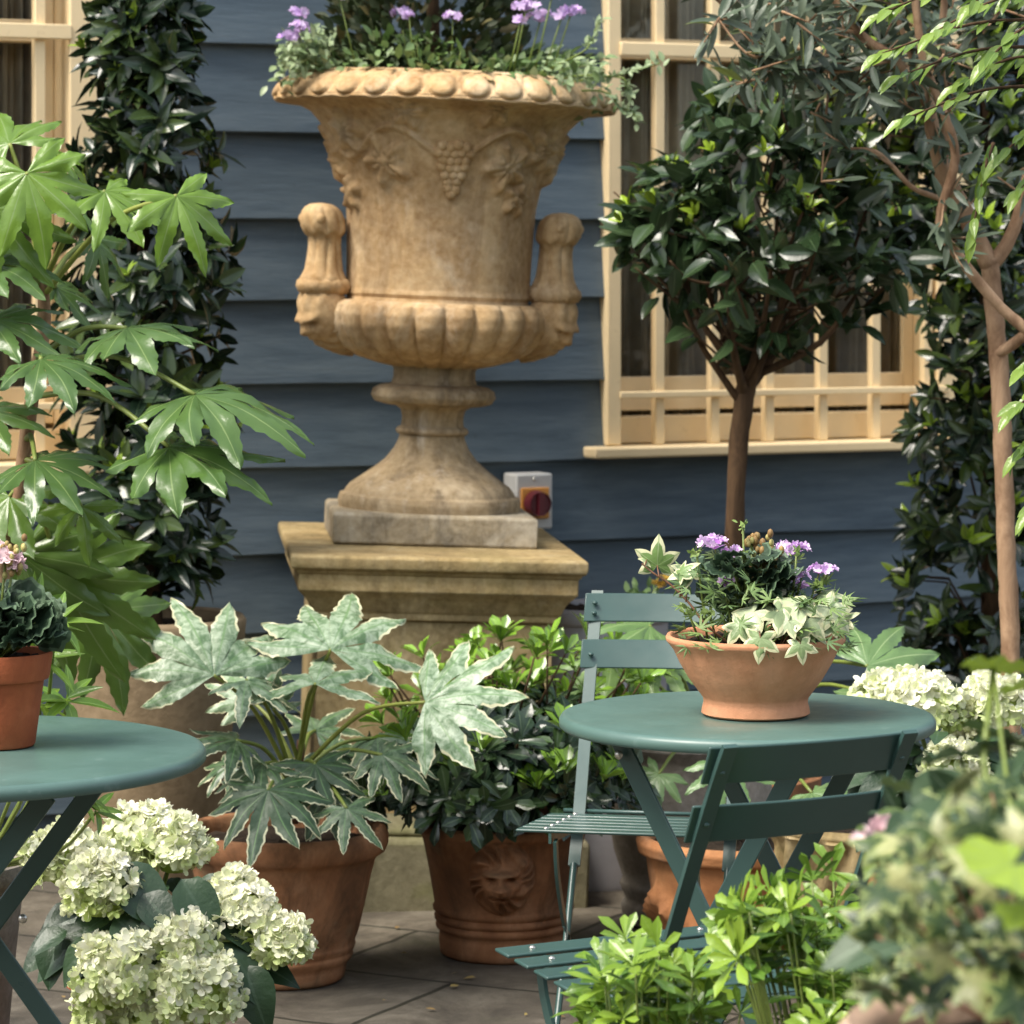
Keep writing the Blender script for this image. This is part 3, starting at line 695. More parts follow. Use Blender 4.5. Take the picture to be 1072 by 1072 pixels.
# swag pot behind the chairs
gp=A((776-536)/FPX*6.75,6.75,0)
def swag(th,z,r):
    if .06<z<.22:
        zc=.155-.05*np.abs(np.sin(2.5*th+.6)); h=.020*np.clip(1-np.abs(z-zc)/.028,0,1)**.6*(1+.35*np.sin(40*th+z*120)); return h
    return 0*th
pot('terracotta_pot','orange terracotta pot with moulded fruit swags under the far chair','plant pot',gp,[(0,0),(.11,0),(.12,.01),(.125,.04),(.14,.07),(.158,.13),(.168,.19),(.172,.225),(.186,.23),(.19,.25),(.184,.262),(.17,.26),(.162,.24)],M['tc_swag'],.24,.163,n=180,hfun=swag,sub=4).scale=(1.12,1.12,1.06)
sp2=A((722-536)/FPX*7.25,7.25,0)
pot('stone_pot','rounded buff stone pot with ringed foot behind the far chair','plant pot',sp2,[(0,0),(.13,0),(.145,.01),(.15,.04),(.14,.055),(.146,.07),(.152,.085),(.145,.10),(.165,.16),(.178,.24),(.178,.31),(.165,.36),(.172,.375),(.18,.39),(.172,.40),(.155,.39)],M['greystone'],.37,.155)
cp=A((905-536)/FPX*6.5,6.5,0)
def leafy(th,z,r): return (.012*np.abs(np.sin(9*th+z*14))+.008*np.sin(21*th-z*40)) if .1<z<.33 else 0*th
pot('stone_pot','mossy carved stone pot beneath the rear white hydrangea','plant pot',cp,[(0,0),(.10,0),(.11,.02),(.10,.06),(.12,.12),(.145,.2),(.162,.28),(.168,.32),(.18,.335),(.175,.35),(.16,.345)],M['ped'],.32,.155,n=140,hfun=leafy,sub=4)
gpz=A((625-536)/FPX*7.75,7.75,0)
pot('zinc_planter','plain grey zinc drum planter between the pedestal and far chair','planter',gpz,[(0,0),(.15,0),(.152,.01),(.165,.60),(.175,.605),(.178,.62),(.172,.632),(.115,.634),(.11,.60)],M['zinc'],.622,.113)
bpz=A((160-536)/FPX*7.3,7.3,0)
pot('stone_planter','tall tapering buff stone planter under the dark bay column','planter',bpz,[(0,0),(.135,0),(.14,.01),(.165,.30),(.188,.60),(.20,.605),(.204,.65),(.196,.66),(.18,.655),(.175,.62)],M['buff'],.63,.178)
fgp=A((-75-536)/FPX*6.0,6.0,0)
pot('stone_pot','grey stone pot behind the left table growing the big fatsia','plant pot',fgp,[(0,0),(.13,0),(.14,.02),(.155,.18),(.17,.32),(.185,.33),(.186,.36),(.175,.365),(.16,.35)],M['greystone'],.34,.165)
tp=A((775-536)/FPX*7.6,7.6,0)
pot('terracotta_pot','terracotta pot at the foot of the round headed bay standard','plant pot',tp,[(0,0),(.13,0),(.14,.01),(.165,.22),(.18,.225),(.185,.265),(.175,.27),(.16,.25)],M['tc_old'],.245,.165)
rp=A((1000-536)/FPX*6.15,6.15,0)
pot('terracotta_pot','terracotta pot of the rear white hydrangea on the right','plant pot',rp,[(0,0),(.12,0),(.13,.01),(.155,.27),(.17,.275),(.175,.32),(.165,.325),(.15,.30)],M['tc_old'],.295,.155)

# ------------------------------------------------------------------ tables
def table(name,label,c,R,rot,grp,hw=.15,sep=.17):
    t=thing(name,label,'table',(c[0],c[1],0),rot,grp)
    m=MB(); lathe(m,[(0,TZ-.001),(R*.5,TZ-.0005),(R-.012,TZ),(R-.004,TZ-.002),(R,TZ-.008),(R,TZ-.018),(R-.004,TZ-.022),(R-.010,TZ-.021),(R-.010,TZ-.014),(0,TZ-.013)],128); m.build('tabletop',M['top'],t,sharp=50)
    zt=TZ-.03
    for s in (-1,1):
        y=s*sep
        for q in (-1,1):
            m=MB(); yy=y+q*.006
            strap(m,[(-q*hw*1.02,yy,zt),(q*hw*1.9*.72,yy,.012)],(0.62,0,.62*q*hw*2.2/.7) if False else np.cross(nrm(A(q*hw*2.39,0,-(zt-.012))),A(0,1,0)),.030,.007)
            lg=m.build('leg',M['green'],t,sharp=30,bevel=.002)
        for bxx,bzz in ((0.105*hw/.15*1.0-.06*hw/.15*1.0,.425),(-hw*.98,zt-.02)):
            m=MB(); ball(m,(0,0,0),.0075,8,(1,.6,1)); o=m.build('pivot_bolt',M['steel'],t); o.location=(bxx,y-.012,bzz)
    for q in (-1,1):
        m=MB(); strap(m,[(q*hw*1.0,-sep-.05,zt+.005),(q*hw*1.0,sep+.05,zt+.005)],(1,0,0),.026,.010); m.build('top_rail',M['green'],t,sharp=30,bevel=.002)
        m=MB(); tube(m,[(q*hw*1.15,-sep,.10),(q*hw*1.15,sep,.10)],.006); m.build('stretcher',M['green'],t)
    return t
tR=table('bistro_table','smaller round teal metal table carrying the terracotta bowl','round tables',0,0,None) if False else table('bistro_table','round teal metal folding table carrying the planted terracotta bowl',((782-536)/FPX*5.34,5.34),.30,math.radians(-24),'round metal tables')
tL=table('bistro_table','larger round teal metal folding table with small red pot, cut off by left edge',((-57-536)/FPX*4.958,4.958),.385,math.radians(-8),'round metal tables',hw=.21,sep=.2)

# ------------------------------------------------------------------ chairs
RIVET=None
def chair(label,c,rot):
    t=thing('folding_chair',label,'chair',(c[0],c[1],0),rot,'green metal folding chairs')
    W=.14; tl=math.radians(4.5)
    zf=.452
    def seatz(y): return zf-(.17-y)*math.tan(tl)
    def rivet(p,parent,nv):
        m=MB(); ball(m,(0,0,0),.0055,8,(1,1,.7)); o=m.build('rivet',M['steel'] if nv else M['green'],parent); o.location=p; return o
    for k in range(6):
        y=.165-k*.058; m=MB(); z=seatz(y)
        R=Matrix.Rotation(tl,3,'X')
        box(m,(0,y,z),(.19,.0205,.0028),np.array(R)); s=m.build('seat_slat',M['green'],t,sharp=30,bevel=.0022)
        for q in (-1,1): rivet((q*W,y,z+.003),s,True)
    for q in (-1,1):
        m=MB(); strap(m,[(q*(W-.01),.185,seatz(.185)-.012),(q*(W-.01),-.15,seatz(-.15)-.012)],(0,0,1),.018,.005); m.build('seat_rail',M['green'],t,sharp=30)
        # upright: back frame, bends at the seat and runs down to the front foot
        m=MB(); x=q*W
        strap(m,smooth_pts([(x,-.372,.812),(x,-.335,.75),(x,-.245,.58),(x,-.165,seatz(-.16)-.005),(x,-.115,.34)],4),(1,0,0),.022,.007)
        tube(m,smooth_pts([(x,-.112,.345),(x,-.03,.22),(x,.09,.06),(x,.13,.0)],4),.0065,n=8); m.build('upright',M['green'],t,sharp=50)
        m=MB(); x=q*(W-.018)
        strap(m,smooth_pts([(x,.175,seatz(.175)-.016),(x,.15,.36),(x,.05,.24),(x,-.2,.012)],4),(0,.5,.5),.018,.006); m.build('leg',M['green'],t,sharp=50)
        rivet((q*(W+.004),.03,.205),t,True)
    m=MB(); strap(m,[(-W,-.19,.03),(W,-.19,.03)],(0,.4,.6),.016,.005); m.build('stretcher',M['green'],t,sharp=30)
    m=MB(); strap(m,[(-W,.08,.27),(W,.02,.21)],(0,.4,.6),.016,.005); m.build('stretcher',M['green'],t,sharp=30)
    m=MB(); tube(m,[(-W-.03,-.175,seatz(-.17)+.005),(W+.03,-.175,seatz(-.17)+.005)],.004); m.build('rear_rod',M['green'],t)
    for k,(y,z) in enumerate(((-.352,.784),(-.31,.702))):
        m=MB(); n=12; V=[];F=[]
        dv=nrm(A(0,-.45,1.0))
        for j in range(n+1):
            x=-.16+.32*j/n; bow=.018*(1-(x/.16)**2)
            p=A(x,y-bow+.010,z)
            nn=A(0,1,.45); nn=nn/np.linalg.norm(nn)
            for a_,b_ in ((-1,-1),(1,-1),(1,1),(-1,1)): V.append(p+dv*a_*.028+nn*b_*.0022)
        for j in range(n):
            for q in range(4): F.append((j*4+q,j*4+(q+1)%4,(j+1)*4+(q+1)%4,(j+1)*4+q))
        F.append((3,2,1,0)); F.append((n*4,n*4+1,n*4+2,n*4+3)); m.add(V,F); s=m.build('back_slat',M['green'],t,sharp=30,bevel=.0018)
        for q in (-1,1):
            for o in ((-.010,.010) if k==0 else (0,)):
                p=A(q*W,y+.012,z)+dv*o; 
                rivet(tuple(p+A(0,.004,0)),s,False); rivet(tuple(p-A(0,.014,0)),s,False)
    return t
# far chair: faces the camera; local +y forward -> world (-rear)
chair('green metal folding chair behind the round table, facing the camera',(.192+.19*.19,5.742+.17*.98),math.pi-math.radians(11))
chair('green metal folding chair in front of the round table, seen from behind',(.150+.17*.47,4.845-.17*.883),math.radians(28))

# ------------------------------------------------------------------ fatsias
def plant(name,label,cat,group=None,c=(0,0,0)): return thing(name,label,cat,c,0,group)
def big_leaf(parent,mat,base,tip,n,stem,nl=8,spread=120,yng=0.0,seed=0,droop=.2,s=.40,fold=.11,W=.130,pr=.0042,rel=None):
    b0=P(*base); t0=P(*tip); y=t0-b0; L=np.linalg.norm(y)*(.93 if mat is M['fatsia'] else 1)
    T=finger_tpl(nl,spread,W=W,droop=droop,fold=fold*1.6,seed=seed)
    m=MB(); inst(m,T,A(0,0,0),y,A(*n),L,yng=yng,rnd=(seed*37%100)/100)
    o=m.build('leaf',mat,parent); o.location=b0-np.array(parent.location)
    if stem is not None:
        s0=P(*stem) if len(stem)==3 else np.asarray(stem)
        mid=(s0+b0)/2+A(0,0,.12*np.linalg.norm(b0-s0))
        m=MB(); tube(m,[q-b0 for q in smooth_pts([s0,mid,b0],6)],pr*1.25,pr*.8,n=7,yng=yng*.6,rnd=U(0,1)); m.build('leaf_stalk',M['stalk'],o)
vf=plant('fatsia','variegated cream edged fatsia in the wide terracotta pot','shrub',c=tuple(fp+A(0,0,.27)))
m=MB(); tube(m,[q-np.array(vf.location) for q in smooth_pts(PP([(306,862,6.68),(308,830,6.68),(313,800,6.67),(315,775,6.67)]),4)],.012,.008,n=9,jit=.1); m.build('stem',M['stalk_red'],vf)
VF=[((224,707,6.5),(188,613,6.6),(.15,-.82,.55),(305,815,6.66),7,92,.95),((346,680,6.55),(378,602,6.72),(.05,-.75,.6),(312,800,6.66),7,100,1.0),
 ((330,716,6.45),(345,668,6.6),(0,-.45,.88),(314,785,6.66),5,95,.8),((445,735,6.42),(548,708,6.36),(.0,-.62,.78),(316,805,6.64),7,92,1.0),
 ((281,827,6.42),(283,890,6.30),(0,-.8,.6),(308,815,6.66),8,118,.12),((363,846,6.42),(378,886,6.34),(.1,-.75,.65),(312,815,6.66),6,110,.25),
 ((248,775,6.5),(198,772,6.42),(-.1,-.55,.8),(306,822,6.66),8,120,.25),((345,785,6.75),(392,812,6.7),(.1,-.5,.85),(314,815,6.68),7,115,.2),
 ((395,772,6.75),(440,790,6.65),(.2,-.5,.8),(314,810,6.68),7,115,.3),((330,765,6.85),(365,735,6.95),(.1,-.5,.85),(314,800,6.68),7,115,.3),
 ((286,742,6.6),(296,700,6.62),(.5,-.6,.5),(312,795,6.66),5,70,.7),((258,712,6.5),(300,735,6.42),(.2,-.3,.9),(305,810,6.66),5,90,.5),
 ((275,800,6.5),(235,828,6.42),(-.2,-.6,.75),(308,822,6.66),7,110,.2),((340,825,6.5),(318,872,6.42),(0,-.7,.7),(312,818,6.66),7,110,.15),((400,790,6.5),(452,815,6.45),(.2,-.55,.8),(314,812,6.66),7,105,.3),((265,735,6.75),(235,690,6.8),(-.1,-.6,.7),(308,800,6.68),7,95,.8),((240,800,6.85),(200,815,6.85),(-.2,-.5,.8),(306,825,6.68),7,115,.15),((395,830,6.8),(430,850,6.75),(.2,-.5,.8),(312,820,6.68),7,115,.1),((330,800,6.5),(350,850,6.42),(.1,-.6,.8),(312,815,6.66),7,110,.1)]
for i,(b_,t_,n_,st,nl,sp,yg) in enumerate(VF): big_leaf(vf,M['varieg'],b_,t_,n_,st,nl,sp,yg,seed=i+3,droop=.20,W=.132 if yg>.4 else .120)
bf=plant('fatsia','tall glossy green fatsia with large fingered leaves at the left edge','shrub',c=tuple(fgp+A(.02,0,.35)))
STM=smooth_pts(PP([(-60,860,6.05),(-20,700,6.12),(12,570,6.2),(30,440,6.2),(46,345,6.2),(44,295,6.2)]),5)
m=MB(); tube(m,[q-np.array(bf.location) for q in STM],.017,.011,n=9,jit=.12); m.build('stem',M['bark_tan'],bf)
BF=[((28,181,6.05),(52,268,5.98),(0,-.86,.5),(42,300,6.2),9,128,.75),((185,205,6.0),(222,278,5.95),(.35,-.8,.45),(45,310,6.2),7,112,.75),((60,161,6.2),(116,190,6.25),(.25,-.45,.85),(44,300,6.2),7,115,1.0),
 ((110,200,6.1),(160,250,6.02),(.25,-.6,.75),(44,300,6.2),7,115,.7),((133,343,6.1),(212,343,5.98),(0,-.30,.95),(40,375,6.2),9,130,.1),((43,376,6.0),(128,386,5.92),(0,-.30,.95),(38,400,6.2),9,125,.1),
 ((204,413,6.0),(314,424,5.88),(0,-.30,.95),(38,385,6.2),9,120,.15),((177,468,5.95),(296,480,5.86),(0,-.30,.95),(34,415,6.2),9,120,.2),((37,482,6.0),(128,490,5.92),(0,-.30,.95),(28,460,6.2),9,118,.1),
 ((62,600,6.35),(118,722,6.3),(-.3,-.8,.4),(22,500,6.2),9,112,.5),((20,580,6.3),(66,690,6.25),(-.2,-.85,.4),(20,520,6.2),9,112,.35),((-18,275,6.1),(50,282,6.0),(0,-.5,.85),(44,300,6.2),9,120,.2),((-10,335,6.1),(62,342,6.0),(0,-.5,.85),(40,360,6.2),9,120,.1),
 ((10,150,6.2),(-30,110,6.3),(-.2,-.6,.75),(44,298,6.2),8,120,.6),((58,300,6.35),(120,312,6.4),(0,-.5,.85),(42,330,6.2),8,118,.2),((-8,220,6.1),(20,300,6.0),(0,-.8,.6),(42,310,6.2),8,120,.5),((85,530,6.1),(95,590,6.05),(.3,-.7,.4),(24,480,6.2),5,90,.7),
 ((-20,430,6.1),(40,450,6.0),(0,-.5,.85),(30,440,6.2),8,118,.2),((100,250,6.35),(150,290,6.4),(.2,-.6,.7),(44,310,6.2),7,115,.3),((105,640,6.5),(140,745,6.45),(.2,-.8,.4),(22,510,6.2),9,110,.4),((10,520,6.2),(-30,600,6.1),(-.3,-.7,.5),(22,510,6.2),7,110,.5)]
for i,(b_,t_,n_,st,nl,sp,yg) in enumerate(BF): big_leaf(bf,M['fatsia'],b_,t_,n_,st,nl,sp,yg,seed=i+31,droop=.24,s=.40,pr=.005)
pf=plant('fatsia','pale green fatsia leaves spreading behind the terracotta bowl','shrub',c=tuple(sp2+A(0,0,.37)))
M['pale']=leafmat('pale_fatsia_leaf',(.10,.19,.07),(.15,.25,.10),(.24,.36,.10),rough=.35,trans=.2,vein=(.32,.42,.20),veinw=.07)
PF=[((908,697,6.38),(992,668,6.42),(.05,-.72,.65),(800,770,6.9),7,112,.1),((905,725,6.45),(930,768,6.4),(.1,-.6,.7),(800,775,6.9),6,110,.2),((680,655,7.0),(610,650,6.95),(-.1,-.5,.85),(735,770,7.2),7,115,.2),((690,690,7.0),(720,722,6.9),(.1,-.6,.75),(735,775,7.2),7,115,.5),((640,690,7.1),(600,705,7.0),(-.1,-.6,.75),(735,775,7.2),7,115,.4),((760,800,6.7),(790,840,6.6),(.1,-.6,.75),(745,790,7.1),7,115,.1),((850,830,6.6),(890,850,6.5),(.1,-.6,.75),(770,800,7.0),7,115,.1),((690,810,6.9),(660,840,6.85),(-.1,-.6,.75),(735,790,7.2),7,115,.1)]
for i,(b_,t_,n_,st,nl,sp,yg) in enumerate(PF): big_leaf(pf,M['pale'],b_,t_,n_,st,nl,sp,yg,seed=i+71,droop=.2,s=.40)

# ------------------------------------------------------------------ leafy trees and shrubs
def foliage(parent,mat,mb,name='foliage'):
    return mb.build(name,mat,parent)
def local(parent,p): return np.asarray(p)-np.array(parent.location)
# dark bay column, left
bc=plant('bay_tree','tall dark bay column in front of the left window','tree',c=tuple(bpz+A(0,0,.63)))
tr=MB(); tube(tr,[local(bc,q) for q in smooth_pts(PP([(160,660,7.3),(158,450,7.35),(150,250,7.38),(148,60,7.4),(145,-120,7.4)]),4)],.022,.008,n=8)
fo=MB()
for i in range(430):
    y=U(-60,625); f=(y+60)/685
    hw=26+ (60*min(1,f*2.0)**.9) + 8*math.sin(y*.05)
    if y>560: hw*=max(.4,1-(y-560)/110)
    cx=147+12*f
    q=U(0,6.283); rr=math.sqrt(U(.12,1)); dx=math.cos(q)*rr; dy=math.sin(q)*rr
    p=P(cx+dx*hw,y,7.36)+A(0,dy*hw*7.36/FPX,0)
    ax=nrm(A(dx,dy,.55)+rv(.25)); yg=0.0
    base=P(cx+dx*hw*.2,y+25,7.36)+A(0,dy*hw*.4/FPX*7.36,0)
    if i%3==0: tube(tr,[local(bc,base),local(bc,p)],.004,.002,n=4)
    whorl(fo,BAY,local(bc,p),ax,int(RNG.integers(5,8)),U(.065,.10),75,.3,0)
    if U(0,1)<.16 and rr>.6: whorl(fo,BAY,local(bc,p+ax*.02),nrm(ax+A(0,0,.6)),4,.045,38,.2,.75)
tr.build('trunk',M['bark_dark'],bc); foliage(bc,M['laurel'],fo)
# right laurel column
lr=plant('laurel_hedge','dark glossy laurel column rising behind the tan trunk at right','hedge',c=tuple(P(1040,800,8.1)*A(1,1,0)))
tr=MB(); tube(tr,[local(lr,q) for q in [A((1040-536)/FPX*8.1,8.1,0),P(1035,400,8.1),P(1030,50,8.1)]],.03,.01,n=8)
fo=MB()
for i in range(620):
    y=U(-70,740); 
    lb=np.interp(y,[-70,60,150,230,330,450,520,600,680,740],[900,880,905,948,972,962,965,945,950,975]); rb=1120
    q=U(0,1); x=lb+(rb-lb)*q; d=U(-.28,.28)*math.sin(math.pi*min(.97,max(.15,q)))
    p=P(x,y,8.05+d); ax=nrm(A((x-1030)/90,-.55+d*1.2,.45)+rv(.3))
    if i%7==0: tube(tr,[local(lr,P(1030,y+70,8.1)),local(lr,(P(1030,y+40,8.1)+p)/2+A(0,0,.04)),local(lr,p)],.004,.002,n=4)
    whorl(fo,BAY,local(lr,p),ax,int(RNG.integers(5,8)),U(.06,.095),75,.3,0)
    if U(0,1)<(.55 if y<320 else .22): whorl(fo,BAY,local(lr,p+ax*.03),nrm(ax+A(0,-.2,.6)),4,U(.045,.065),42,.2,.8)
tr.build('trunk',M['bark_dark'],lr); foliage(lr,M['laurel'],fo)
# bay standard
bs=plant('bay_tree','round headed standard bay tree on a bare trunk before the right window','tree',c=tuple(tp+A(0,0,.25)))
tr=MB(); Y0=7.5
trunk=smooth_pts(PP([(772,790,7.6),(768,650,7.55),(769,560,7.5),(772,480,7.5),(778,425,7.5),(782,400,7.5)]),4)
tube(tr,[local(bs,q) for q in trunk],.020,.023,n=10,jit=.06)
brs=[]
for k in range(13):
    q=k*2.4; e=U(.35,1.3); rx=150*math.cos(e)*U(.6,1); 
    tx=800+rx*math.cos(q); tyv=250-120*math.sin(e)*U(.5,1)+60*math.cos(e); dy=.30*math.cos(e)*math.sin(q)
    s0=P(778+U(-3,3),U(385,425),7.5); e0=P(tx,tyv,7.5)+A(0,dy,0); mid=(s0+e0)/2+A((e0[0]-s0[0])*.10,0,-.03+U(-.02,.02))
    pts=smooth_pts([s0,mid,e0],5); tube(tr,[local(bs,p) for p in pts],U(.009,.014),.003,n=6,jit=.12); brs.append(pts)
    for _ in range(5):
        p0=pts[int(RNG.integers(3,len(pts)-1))]; p1=p0+A(U(-.14,.14),U(-.1,.1),U(.03,.16)); p2=smooth_pts([p0,(p0+p1)/2+A(U(-.02,.02),0,-.015),p1],3); tube(tr,[local(bs,p) for p in p2],.0045,.002,n=5); brs.append(p2)
fo=MB()
def crown_pt(r0=.5):
    while True:
        v=rv(); v=v/np.linalg.norm(v); 
        rr=U(r0,1)**.6
        x=v[0]*rr; y=v[1]*rr; z=v[2]*rr
        if z<-.25 and U(0,1)<.80: continue
        if z<-.55: continue
        return v,x,y,z
for i in range(300):
    v,x,y,z=crown_pt(.30)
    if math.sin(9*v[0]+3)*math.sin(8*v[2]+1)*math.sin(5*v[1])>.13: continue
    lump=1+.10*math.sin(5*v[0]+2)+.08*math.sin(7*v[2]+v[1]*4)
    p=P(810+x*160*lump,248-z*160*lump,7.5)+A(0,y*.33*lump,0)
    ax=nrm(v*A(1,1,.6)+A(0,0,.30)+rv(.3))
    
    for _k in range(5): inst(fo,WIDE[_k%3],local(bs,p+rv(.020)),ax*.45+rv(.55)+A(0,0,-.12),A(0,-.25,.9)+rv(.45),U(.058,.098))
    if v[2]>.0 and U(0,1)<.5: whorl(fo,BAY,local(bs,p+ax*.02),nrm(ax+A(0,0,.7)),4,U(.04,.06),36,.2,.85)
    if i%3==0: tube(tr,[local(bs,p),local(bs,p-ax*.1+A(0,0,-.05))],.0028,.004,n=4)
for i in range(110):
    pts=brs[i%len(brs)]; p=pts[int(RNG.integers(len(pts)//2,len(pts)))]
    inst(fo,WIDE[i%3],local(bs,p),A(U(-1,1),U(-1,1),U(-1.2,.1)),rv()+A(0,-.6,.5),U(.07,.105))
tr.build('trunk',M['bark_dark'],bs); foliage(bs,M['bay'],fo)
# tan olive-like tree
ol=plant('olive_tree','smooth tan branching tree with narrow grey green leaves at right','tree',c=tuple(A((1060-536)/FPX*6.9,6.9,0)))
tr=MB(); fo=MB()
def br(pts,r0,r1,leafy=0,Ln=(.05,.085)):
    q=smooth_pts(PP(pts),5); tube(tr,[local(ol,p) for p in q],r0,r1,n=9,jit=.07)
    for _ in range(leafy):
        p=q[int(RNG.integers(len(q)//3,len(q)))]; d=A(U(-1,1),U(-.8,.8),U(-.6,1))
        e=p+nrm(d)*U(.05,.14); tube(tr,[local(ol,p),local(ol,e)],.003,.0015,n=4)
        for k in range(7):
            t=k/7; pp=p+(e-p)*t; inst(fo,OLIVE[k%3],local(ol,pp),nrm(e-p)+rv(.7),A(0,-.5,.8)+rv(.4),U(*Ln),yng=.5 if U(0,1)<.06 else 0)
Yo=6.9
tube(tr,[local(ol,p) for p in smooth_pts([A((1062-536)/FPX*Yo,Yo,0)]+PP([(1058,700,Yo),(1053,560,Yo),(1048,420,Yo),(1042,340,Yo),(1036,270,Yo)]),9)],.0195,.0190,n=14,jit=.09)
br([(1036,278,Yo),(1010,222,Yo),(988,180,Yo-.02),(976,135,Yo-.05),(968,100,Yo-.05),(935,62,Yo-.1),(900,35,Yo-.1),(860,-20,Yo-.1)],.021,.008,14)
br([(984,190,Yo),(992,120,Yo+.03),(985,60,Yo+.05),(992,-30,Yo+.05)],.013,.007,10)
br([(1085,352,Yo-.1),(1048,322,Yo-.1),(1005,270,Yo-.12),(984,232,Yo-.12),(1000,165,Yo-.14),(985,110,Yo-.14),(966,60,Yo-.14),(956,-20,Yo-.14)],.012,.008,10)
br([(1036,280,Yo),(1058,248,Yo),(1075,190,Yo),(1095,90,Yo)],.016,.010,6)
br([(1040,372,Yo),(1058,362,Yo-.03),(1085,340,Yo-.06)],.012,.011,0)
br([(984,208,Yo-.03),(955,196,Yo-.08),(932,172,Yo-.1),(915,158,Yo-.12),(890,156,Yo-.14)],.006,.004,2)
br([(975,100,Yo),(930,90,Yo),(870,60,Yo+.05),(800,40,Yo+.05),(740,-10,Yo+.05)],.006,.003,12)
br([(968,100,Yo),(940,20,Yo),(920,-40,Yo)],.007,.004,10)
br([(990,60,Yo),(1030,30,Yo),(1070,-20,Yo)],.006,.004,8)
br([(900,35,Yo-.1),(840,30,Yo-.15),(790,60,Yo-.2),(752,20,Yo-.2)],.005,.002,9)
br([(935,62,Yo-.1),(880,75,Yo-.15),(830,70,Yo-.2)],.005,.002,8)
br([(870,60,Yo),(865,120,Yo-.1),(860,190,Yo-.12)],.0035,.0015,3)
br([(800,40,Yo),(795,80,Yo),(780,110,Yo)],.0035,.0015,2)
for i in range(75):
    x=U(780,1000); y=U(-30,125-max(0,(860-x))*.5); p=P(x,y,Yo+U(-.3,.3)); e=p+A(U(-.1,.1),U(-.05,.05),U(-.05,.1))
    tube(tr,[local(ol,p),local(ol,e)],.003,.0015,n=4)
    for k in range(8): inst(fo,OLIVE[k%3],local(ol,p+(e-p)*k/8),nrm(e-p)*.6+rv(.7),A(0,-.5,.8)+rv(.4),U(.05,.085),yng=.6 if U(0,1)<.08 else 0)
tr.build('trunk',M['bark_tan'],ol); foliage(ol,M['olive'],fo)
# glossy hanging branch near camera, top right
gl=plant('ficus_tree','bright glossy leafy branches reaching in from the top right edge','tree',c=(1.02,5.6,0))
tr=MB(); fo=MB()
tube(tr,[local(gl,q) for q in [A(1.02,5.6,0),A(1.02,5.6,.9),P(1150,150,5.6),P(1120,-60,5.6)]],.02,.012,n=8)
for tipx,tipy,sx0,sy0 in [(905,62,1110,20),(905,20,1100,-30),(925,85,1110,50),(930,130,1110,90),(1030,170,1120,120),(1000,250,1040,150),(960,40,1110,-10),(985,95,1110,60),(1050,205,1130,150),(1000,10,1110,-40),(1015,70,1110,20),(1045,435,1125,400),(1050,480,1125,440),(1055,392,1125,380),(1062,540,1130,500)]:
    a0=P(sx0,sy0,5.6+U(-.1,.1)); e0=P(tipx+18,tipy-6,5.5+U(-.08,.08)); mid=(a0+e0)/2+A(0,0,.02); q=smooth_pts([a0,mid,e0],6); tube(tr,[local(gl,p) for p in q],.004,.0015,n=5)
    dd=nrm(e0-a0)
    for k in range(18):
        p=q[int(k/18*len(q))]; s=1 if k%2 else -1
        inst(fo,BAY[k%3],local(gl,p),dd+A(U(-.2,.2),s*.55+U(-.3,.3),-.35+U(-.25,.3)),A(0,-.4,.9)+rv(.2),U(.032,.052),ws=1.05,yng=U(.0,.55))
    inst(fo,BAY[2],local(gl,e0),dd+A(0,0,-.3),A(0,-.4,.9),.05,yng=.5)
tr.build('trunk',M['bark_dark'],gl)
GLM=leafmat('ficus_leaf',(.07,.14,.025),(.13,.22,.04),(.30,.42,.06),rough=.25,trans=.25,vein=(.2,.3,.08)); foliage(gl,GLM,fo)

# shrub in lion pot
ls=plant('shrub','dark whorled evergreen shrub with fresh green tips in the lion pot','shrub',c=tuple(lp+A(0,0,.255)))
tr=MB(); fo=MB(); Yl=6.9
for i in range(250):
    q=U(0,6.28); rr=math.sqrt(U(0,1)); ph=U(0,1)
    x=math.cos(q)*rr; d=math.sin(q)*rr
    top=np.interp(x,[-1,-.75,-.3,.1,.45,.8,1],[790,770,755,730,720,745,790]); bot=np.interp(abs(x),[0,.6,1],[838,838,842])
    y=top+(bot-top)*(1-math.sqrt(1-min(.99,rr*rr))*U(.55,1)) if ph>.35 else U(top+20,bot)
    p=P(510+x*155,y,Yl)+A(0,d*.26-.02,0)
    ax=nrm(A(x*.9,d*.9-.2,.75 if y<790 else .35)+rv(.2))
    whorl(fo,OBOV,local(ls,p),ax,int(RNG.integers(7,10)),U(.065,.095),82,.2,0)
    if i%2==0: tube(tr,[local(ls,lp+A(x*.05,d*.05,.27)),local(ls,(p+lp+A(0,0,.3))/2+A(0,0,.03)),local(ls,p)],.005,.003,n=5)
for i in range(95):
    if i<72: x=U(400,690); y=U(668,745)+abs(x-565)*.22; d=U(-.1,.25)
    else: x=U(385,655); y=U(735,815); d=U(-.28,-.1)
    p=P(x,y,Yl)+A(0,d,0); ax=nrm(A((x-540)/200,-.15,1)+rv(.15))
    if i<72: tube(tr,[local(ls,p-ax*.12),local(ls,p)],.003,.002,n=4)
    whorl(fo,OBOV,local(ls,p),ax,int(RNG.integers(7,11)),U(.045,.072),52,.2,U(.65,1.0))
tr.build('stem',M['bark_dark'],ls); foliage(ls,M['pittos'],fo)

